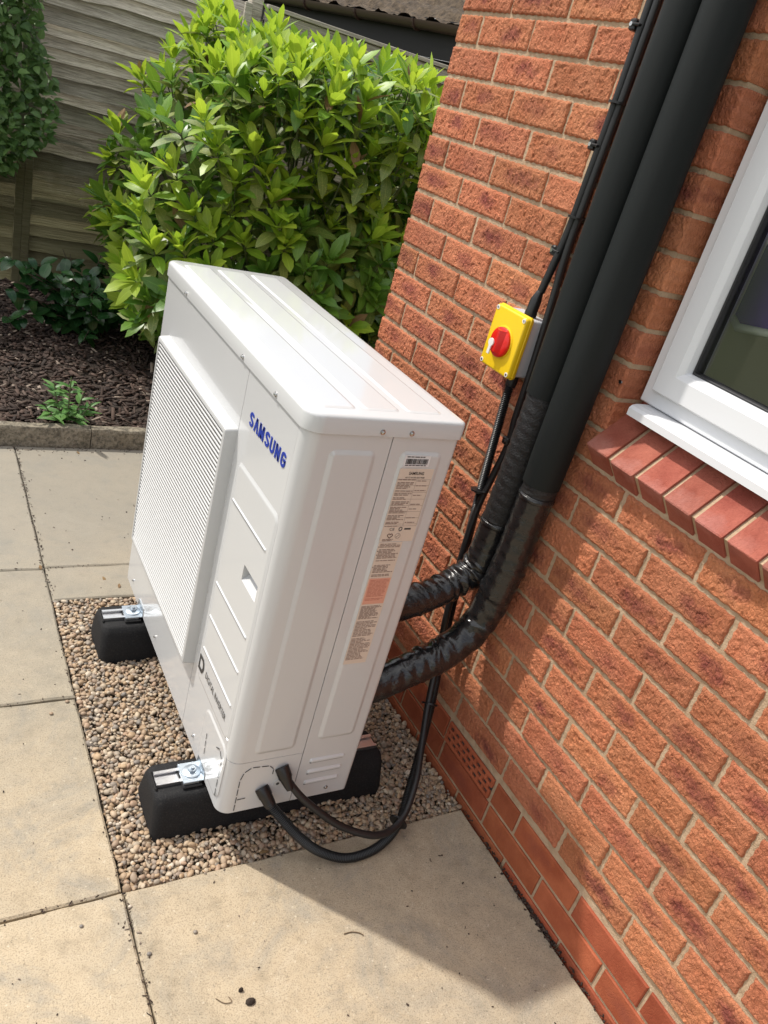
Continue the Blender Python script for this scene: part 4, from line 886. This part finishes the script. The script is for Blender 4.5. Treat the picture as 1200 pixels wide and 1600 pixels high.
for p, d, depth in shoots:
    upn = Vector((0, 0, 1)); ax = (d*.55+upn*(.95 if d.z > -.2 else .5)+Vector((random.uniform(-.25, .25), random.uniform(-.25, .25), 0))).normalized()
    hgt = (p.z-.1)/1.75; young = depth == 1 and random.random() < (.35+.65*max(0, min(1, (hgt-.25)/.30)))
    e1 = ax.orthogonal().normalized(); e2 = ax.cross(e1); a0 = random.uniform(0, 6.28); sc = random.uniform(.85, 1.2)
    stems.tube([p-ax*.22-d*.06, p-ax*.10, p+ax*.02], [.005, .004, .003], 5, False)
    for lv, (cnt, el, ln, off) in enumerate(((4, 72, .105, .060), (5, 54, .140, .035), (5, 28, .140, .0), (3, -8, .140, -.05))):
        if depth < 1 and lv == 0: continue
        for k in range(cnt):
            a = a0+lv*.8+2*math.pi*k/cnt+random.uniform(-.25, .25); e = math.radians(el+random.uniform(-13, 13)); rad = e1*math.cos(a)+e2*math.sin(a)
            dr = ax*math.sin(e)+rad*math.cos(e)
            if lv >= 2: dr = (dr-upn*(.04 if lv == 2 else .28)).normalized()
            nm = (ax*math.cos(e)-rad*math.sin(e)); nm = (nm+upn*.3)
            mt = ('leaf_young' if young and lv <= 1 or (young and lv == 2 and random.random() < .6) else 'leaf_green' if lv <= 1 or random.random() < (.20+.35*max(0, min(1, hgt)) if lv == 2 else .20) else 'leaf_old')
            if random.random() < .012: mt = 'leaf_dry'
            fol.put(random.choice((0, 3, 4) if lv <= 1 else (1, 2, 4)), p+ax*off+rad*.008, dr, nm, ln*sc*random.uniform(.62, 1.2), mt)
for _ in range(900):                     # leaves inside the bush
    d = Vector((random.gauss(0, 1), random.gauss(0, 1), random.gauss(0, 1))).normalized(); p = BC+d*bush_r(d)*random.uniform(.45, .86)
    if p.x < -.18+.42*max(0, p.z-.80)**1.25 or p.z > 1.6 or p.z < .1 or p.y > 4.7: continue
    dr = (d+Vector((random.uniform(-1, 1), random.uniform(-1, 1), random.uniform(-.8, .5)))).normalized(); fol.put(random.choice((1, 2, 4)), p, dr, Vector((0, 0, 1))+d*.4, random.uniform(.10, .15), random.choice(('leaf_green', 'leaf_old')))
for k in range(16):
    a = random.uniform(0, 6.28); r_ = random.uniform(.05, .3); b = Vector((.62+r_*math.cos(a), 3.88+.6*r_*math.sin(a), .02)); d = Vector((math.cos(a)*random.uniform(.3, .85), math.sin(a)*random.uniform(.2, .5), random.uniform(1.0, 1.5)))
    stems.tube(spline([b, b+d*.35+Vector((0, 0, .1)), b+d*.75, b+d], 12), [.016-.011*i/11 for i in range(12)], 7, False)
build_foliage(fol, LG, bush, 300)
so2 = stems.mesh('stems', 60); so2.transform(Matrix.Translation(-bush.location)); so3 = link('stems', so2, 'stem', bush)
# --- dark glossy shrub
sb = tag(empty('dark_shrub', (-.42, 3.95, .06)), 'low dark glossy green shrub in front of the fence', 'shrub'); fol = Foliage(); st = MB(); random.seed(4)
SG = [leaf_geo(.33, .18, .30, False, 7, 0, (.6, .65)), leaf_geo(.36, .25, .2, False, 7, 0, (.6, .65)), leaf_geo(.31, .12, .5, False, 7, 0, (.6, .65))]
for k in range(50):
    a = random.uniform(0, 6.28); tip = Vector((-.45+.44*math.cos(a)*random.uniform(.3, 1), 3.80+.34*math.sin(a)*random.uniform(.3, 1), random.uniform(.14, .50))); b = Vector((-.42+random.uniform(-.08, .08), 3.95+random.uniform(-.06, .06), .05))
    P = spline([b, b.lerp(tip, .5)+Vector((0, 0, .06)), tip], 10); st.tube(P, [.006-.004*i/9 for i in range(10)], 6, False)
    for q in range(11):
        t_ = random.uniform(.35, 1); p = P[min(9, int(t_*9))]; d = Vector((random.gauss(0, 1), random.gauss(0, 1)-.35, random.gauss(.1, .6))).normalized()
        fol.put(random.randrange(3), p, d, Vector((0, -.35, 1)), random.uniform(.065, .10), 'leaf_dark')
build_foliage(fol, SG, sb, 300); q = st.mesh('stems', 60); q.transform(Matrix.Translation(-sb.location)); link('stems', q, 'bark_stem', sb)
# --- climber on the fence at the left
iv = tag(empty('climber', (-1.25, 4.62, .06)), 'grey-green leafy climber hanging over the fence at the left edge', 'climber'); fol = Foliage(); st = MB(); random.seed(9)
def climber_edge(z): return -.60+.05*math.sin(z*7)+(.0 if z > .95 else -.35*(.95-z)/.5)
for k in range(5600):
    z = random.uniform(.72, 2.45) if random.random() < .93 else random.uniform(.35, .8); xr = climber_edge(z)-(.10 if z > 2.1 else 0); x = xr-abs(random.gauss(0, .5)) if random.random() < .75 else xr-random.uniform(0, 1.4)
    if x < -1.75: continue
    y = 4.60-.20*random.random()-.12*math.sin(x*4+z*5)*.6+.10*(random.random() if z < 1.9 else 2*random.random()); fol.put(random.randrange(2), (x, y, z), (random.gauss(.2, .9), random.gauss(-.5, .6), random.gauss(-.1, .7)), (random.gauss(0, .5), -.5+random.gauss(0, .4), .9), random.uniform(.040, .07), 'leaf_ivy')
for k in range(26):
    x = random.uniform(-2.1, -.72); P = spline([(x+random.uniform(-.1, .1)-.05, 4.72, 1.0), (x+random.uniform(-.1, .1)-.05, 4.68, 1.2), (x+random.uniform(-.3, .2), 4.62, 1.5), (x+random.uniform(-.2, .2), 4.58, 2.2)], 20); st.tube(P, .006, 5, False)
build_foliage(fol, [leaf_geo(.40, .15, .2, False, 5, 0, (.6, .9)), leaf_geo(.34, .25, .3, False, 5, 0, (.6, .9))], iv, 260); q = st.mesh('stems', 60); q.transform(Matrix.Translation(-iv.location)); link('stems', q, 'bark_stem', iv)
# --- weed by the kerb
we = tag(empty('weed', (-.675, 2.735, .06)), 'small bright green leafy weed growing behind the kerb', 'weed'); fol = Foliage(); st = MB(); random.seed(13)
for k, (dx, dy, hh) in enumerate(((0, 0, .22), (-.03, .02, .17), (.03, .01, .14), (.045, .0, .10), (-.05, -.005, .09))):
    b = Vector((-.675+dx*.3, 2.738+dy, .058)); tip = b+Vector((dx*1.6, dy-.01, hh)); P = spline([b, b.lerp(tip, .5)+Vector((dx*.3, 0, .01)), tip], 10); st.tube(P, .0028, 6, False)
    for q in range(int(6+hh*50)):
        t_ = random.uniform(.15, 1); p = P[min(9, int(t_*9))]; a = random.uniform(0, 6.28); fol.put(0, p, (math.cos(a), math.sin(a), .35+1.2*max(0, t_-.6)), (0, -.2, 1), random.uniform(.06, .10)*(1.25-.5*t_), 'leaf_weed')
build_foliage(fol, [leaf_geo(.24, .25, .35, False, 6)], we, 120); q = st.mesh('stems', 60); q.transform(Matrix.Translation(-we.location)); link('stems', q, 'stem', we)

# ================================================================== SMALL LITTER
def pebble(x, y, r, label, tintv):
    v = IV*np.array([r*1.2, r, r*.65])*(1+.1*np.sin(IV[:, [1, 2, 0]]*2.4+x*40)); o = link('loose_pebble', np_mesh('loose_pebble', v, IF, np.full(len(IV), tintv)), 'pebble', None, (x, y, r*.55)); tag(o, label, 'pebble', 'loose pebbles on the paving')
def gp(px, py):      # a pixel of the photograph to the point of the paving it shows
    d = fw*FPX+rt*(px-600)-up*(py-800); k = -CAM[2]/d.z; return CAM[0]+d.x*k, CAM[1]+d.y*k
for px, py, r, lb_, tv in ((233, 1491, .0042, 'grey pebble lying beside the joint between two slabs', .44), (305, 1457, .0038, 'lone small grey pebble lying out on the large near slab', .78), (127, 1448, .0038, 'dark pebble on the slab below the cross joint at left', .44),
                           (203, 1417, .0035, 'white pebble in the joint beside the gravel corner', 1.0), (128, 505, .0, '', 0), (105, 1097, .0045, 'brown pebble at the slab edge left of the gravel', .25), (80, 1116, .0045, 'tan pebble on the left slab below the cross joint', .2)):
    if r: pebble(*gp(px, py), r, lb_, tv)
x, y = gp(391, 1566); m = MB(); rings = [[(.010*math.cos(a)*s_, .007*math.sin(a)*s_, z) for a in np.linspace(0, 6.28, 9)[:-1]] for s_, z in ((1, 0), (1.05, .003), (.7, .007), (.3, .0085))]; m.loft(rings); o = m.build('soil_clod', 'soil', None, 60, (x, y, .0005)); tag(o, 'small dark clod of soil on the near slab', 'soil clod')
x, y = gp(376, 1548); m = MB(); m.loft([[(.5*a, .5*b, c) for a, b, c in r_] for r_ in rings]); o = m.build('soil_clod', 'soil', None, 60, (x, y, .0005)); tag(o, 'tiny crumb of soil just behind the bigger clod', 'soil clod')
m = MB(); P = [Vector((*gp(px, py), .0018)) for px, py in ((537, 1460), (548, 1457), (560, 1458), (568, 1462))]; b = P[0].copy(); m.tube([p-b for p in spline(P, 14)], .0011, 6); tag(m.build('twig', 'twig', None, 60, b), 'thin curved twig lying on the shaded near slab', 'twig')
m = MB(); P = [Vector((*gp(px, py), .0016)) for px, py in ((337, 1561), (350, 1568), (362, 1566), (357, 1558))]; b = P[0].copy(); m.tube([p-b for p in spline(P, 14)], .0008, 6); tag(m.build('twig', 'twig', None, 60, b), 'fine pale looped twig beside the soil clod', 'twig')
lf = LG[2][0]; 
for px, py, sc, lb_ in ((404, 1336, .030, 'withered pale leaf lying on the gravel edge'), (186, 914, .022, 'dry leaf scrap on the slab behind the gravel'), (160, 903, .024, 'curled dry leaf on the slab strip near the far foot'), (120, 707, .020, 'dry brown leaf at the foot of the kerb'), (62, 885, .022, 'reddish dry leaf at the slab corner')):
    o = link('dry_leaf', np_mesh('dry_leaf', lf*sc*np.array([1, 1, .5]), LG[2][1], None, None, {'mid': LG[2][2]}), 'leaf_dry', None, (*gp(px, py), .006)); o.rotation_euler = (random.uniform(-.2, .2), random.uniform(0, .25), random.uniform(0, 6.28)); tag(o, lb_, 'leaf', 'dry leaves on the ground')
# fine litter on the slabs and in their joints
n = 1500; cx = rng.uniform(-2.0, 0, n); cy = rng.uniform(-.6, 2.63, n); jn = rng.uniform(0, 1, n)
cx = np.where(jn < .30, XJ+rng.normal(0, .006, n), cx); cy = np.where((jn > .30) & (jn < .55), rng.choice([.522, 1.127, 1.743], n)+rng.normal(0, .005, n), cy); cy = np.where((jn > .55) & (jn < .72), 2.637-abs(rng.normal(0, .03, n)), cy)
ok = ~((cx > XJ) & (cy > .522) & (cy < 1.565)); cx, cy = cx[ok], cy[ok]; n = len(cx); S = np.stack([rng.lognormal(math.log(.0020), .5, n), rng.uniform(.0007, .0018, n), rng.uniform(.0004, .0010, n)], 1)
V = np.einsum('nij,nkj->nki', rot_mats(n, .4), cube[None]*S[:, None, :]) + np.stack([cx, cy, np.full(n, .0018)], 1)[:, None, :]
o = link('grit', np_mesh('grit', V.reshape(-1, 3), (cubeF[None]+(np.arange(n)*8)[:, None, None]).reshape(-1, 4), np.repeat(rng.uniform(0, 1, n), 8), sm=False), 'bark'); tag(o, 'fine dark grit and bark crumbs scattered over the paving', 'grit', kind='stuff')
# dirt gathered along the foot of the wall
n = 330; cx = -abs(rng.normal(.003, .006, n)); cy = np.concatenate([rng.uniform(-.5, .52, n//2), rng.normal(.19, .05, n-n//2)]); S = np.stack([rng.uniform(.001, .004, n), rng.uniform(.001, .003, n), rng.uniform(.0008, .002, n)], 1)
V = np.einsum('nij,nkj->nki', rot_mats(n), cube[None]*S[:, None, :]) + np.stack([cx, cy, rng.uniform(.0, .004, n)], 1)[:, None, :]
o = link('dirt', np_mesh('dirt', V.reshape(-1, 3), (cubeF[None]+(np.arange(n)*8)[:, None, None]).reshape(-1, 4), np.repeat(rng.uniform(0, .8, n), 8), sm=False), 'bark'); tag(o, 'dark crumbs of dirt and moss along the foot of the wall', 'dirt', kind='stuff')
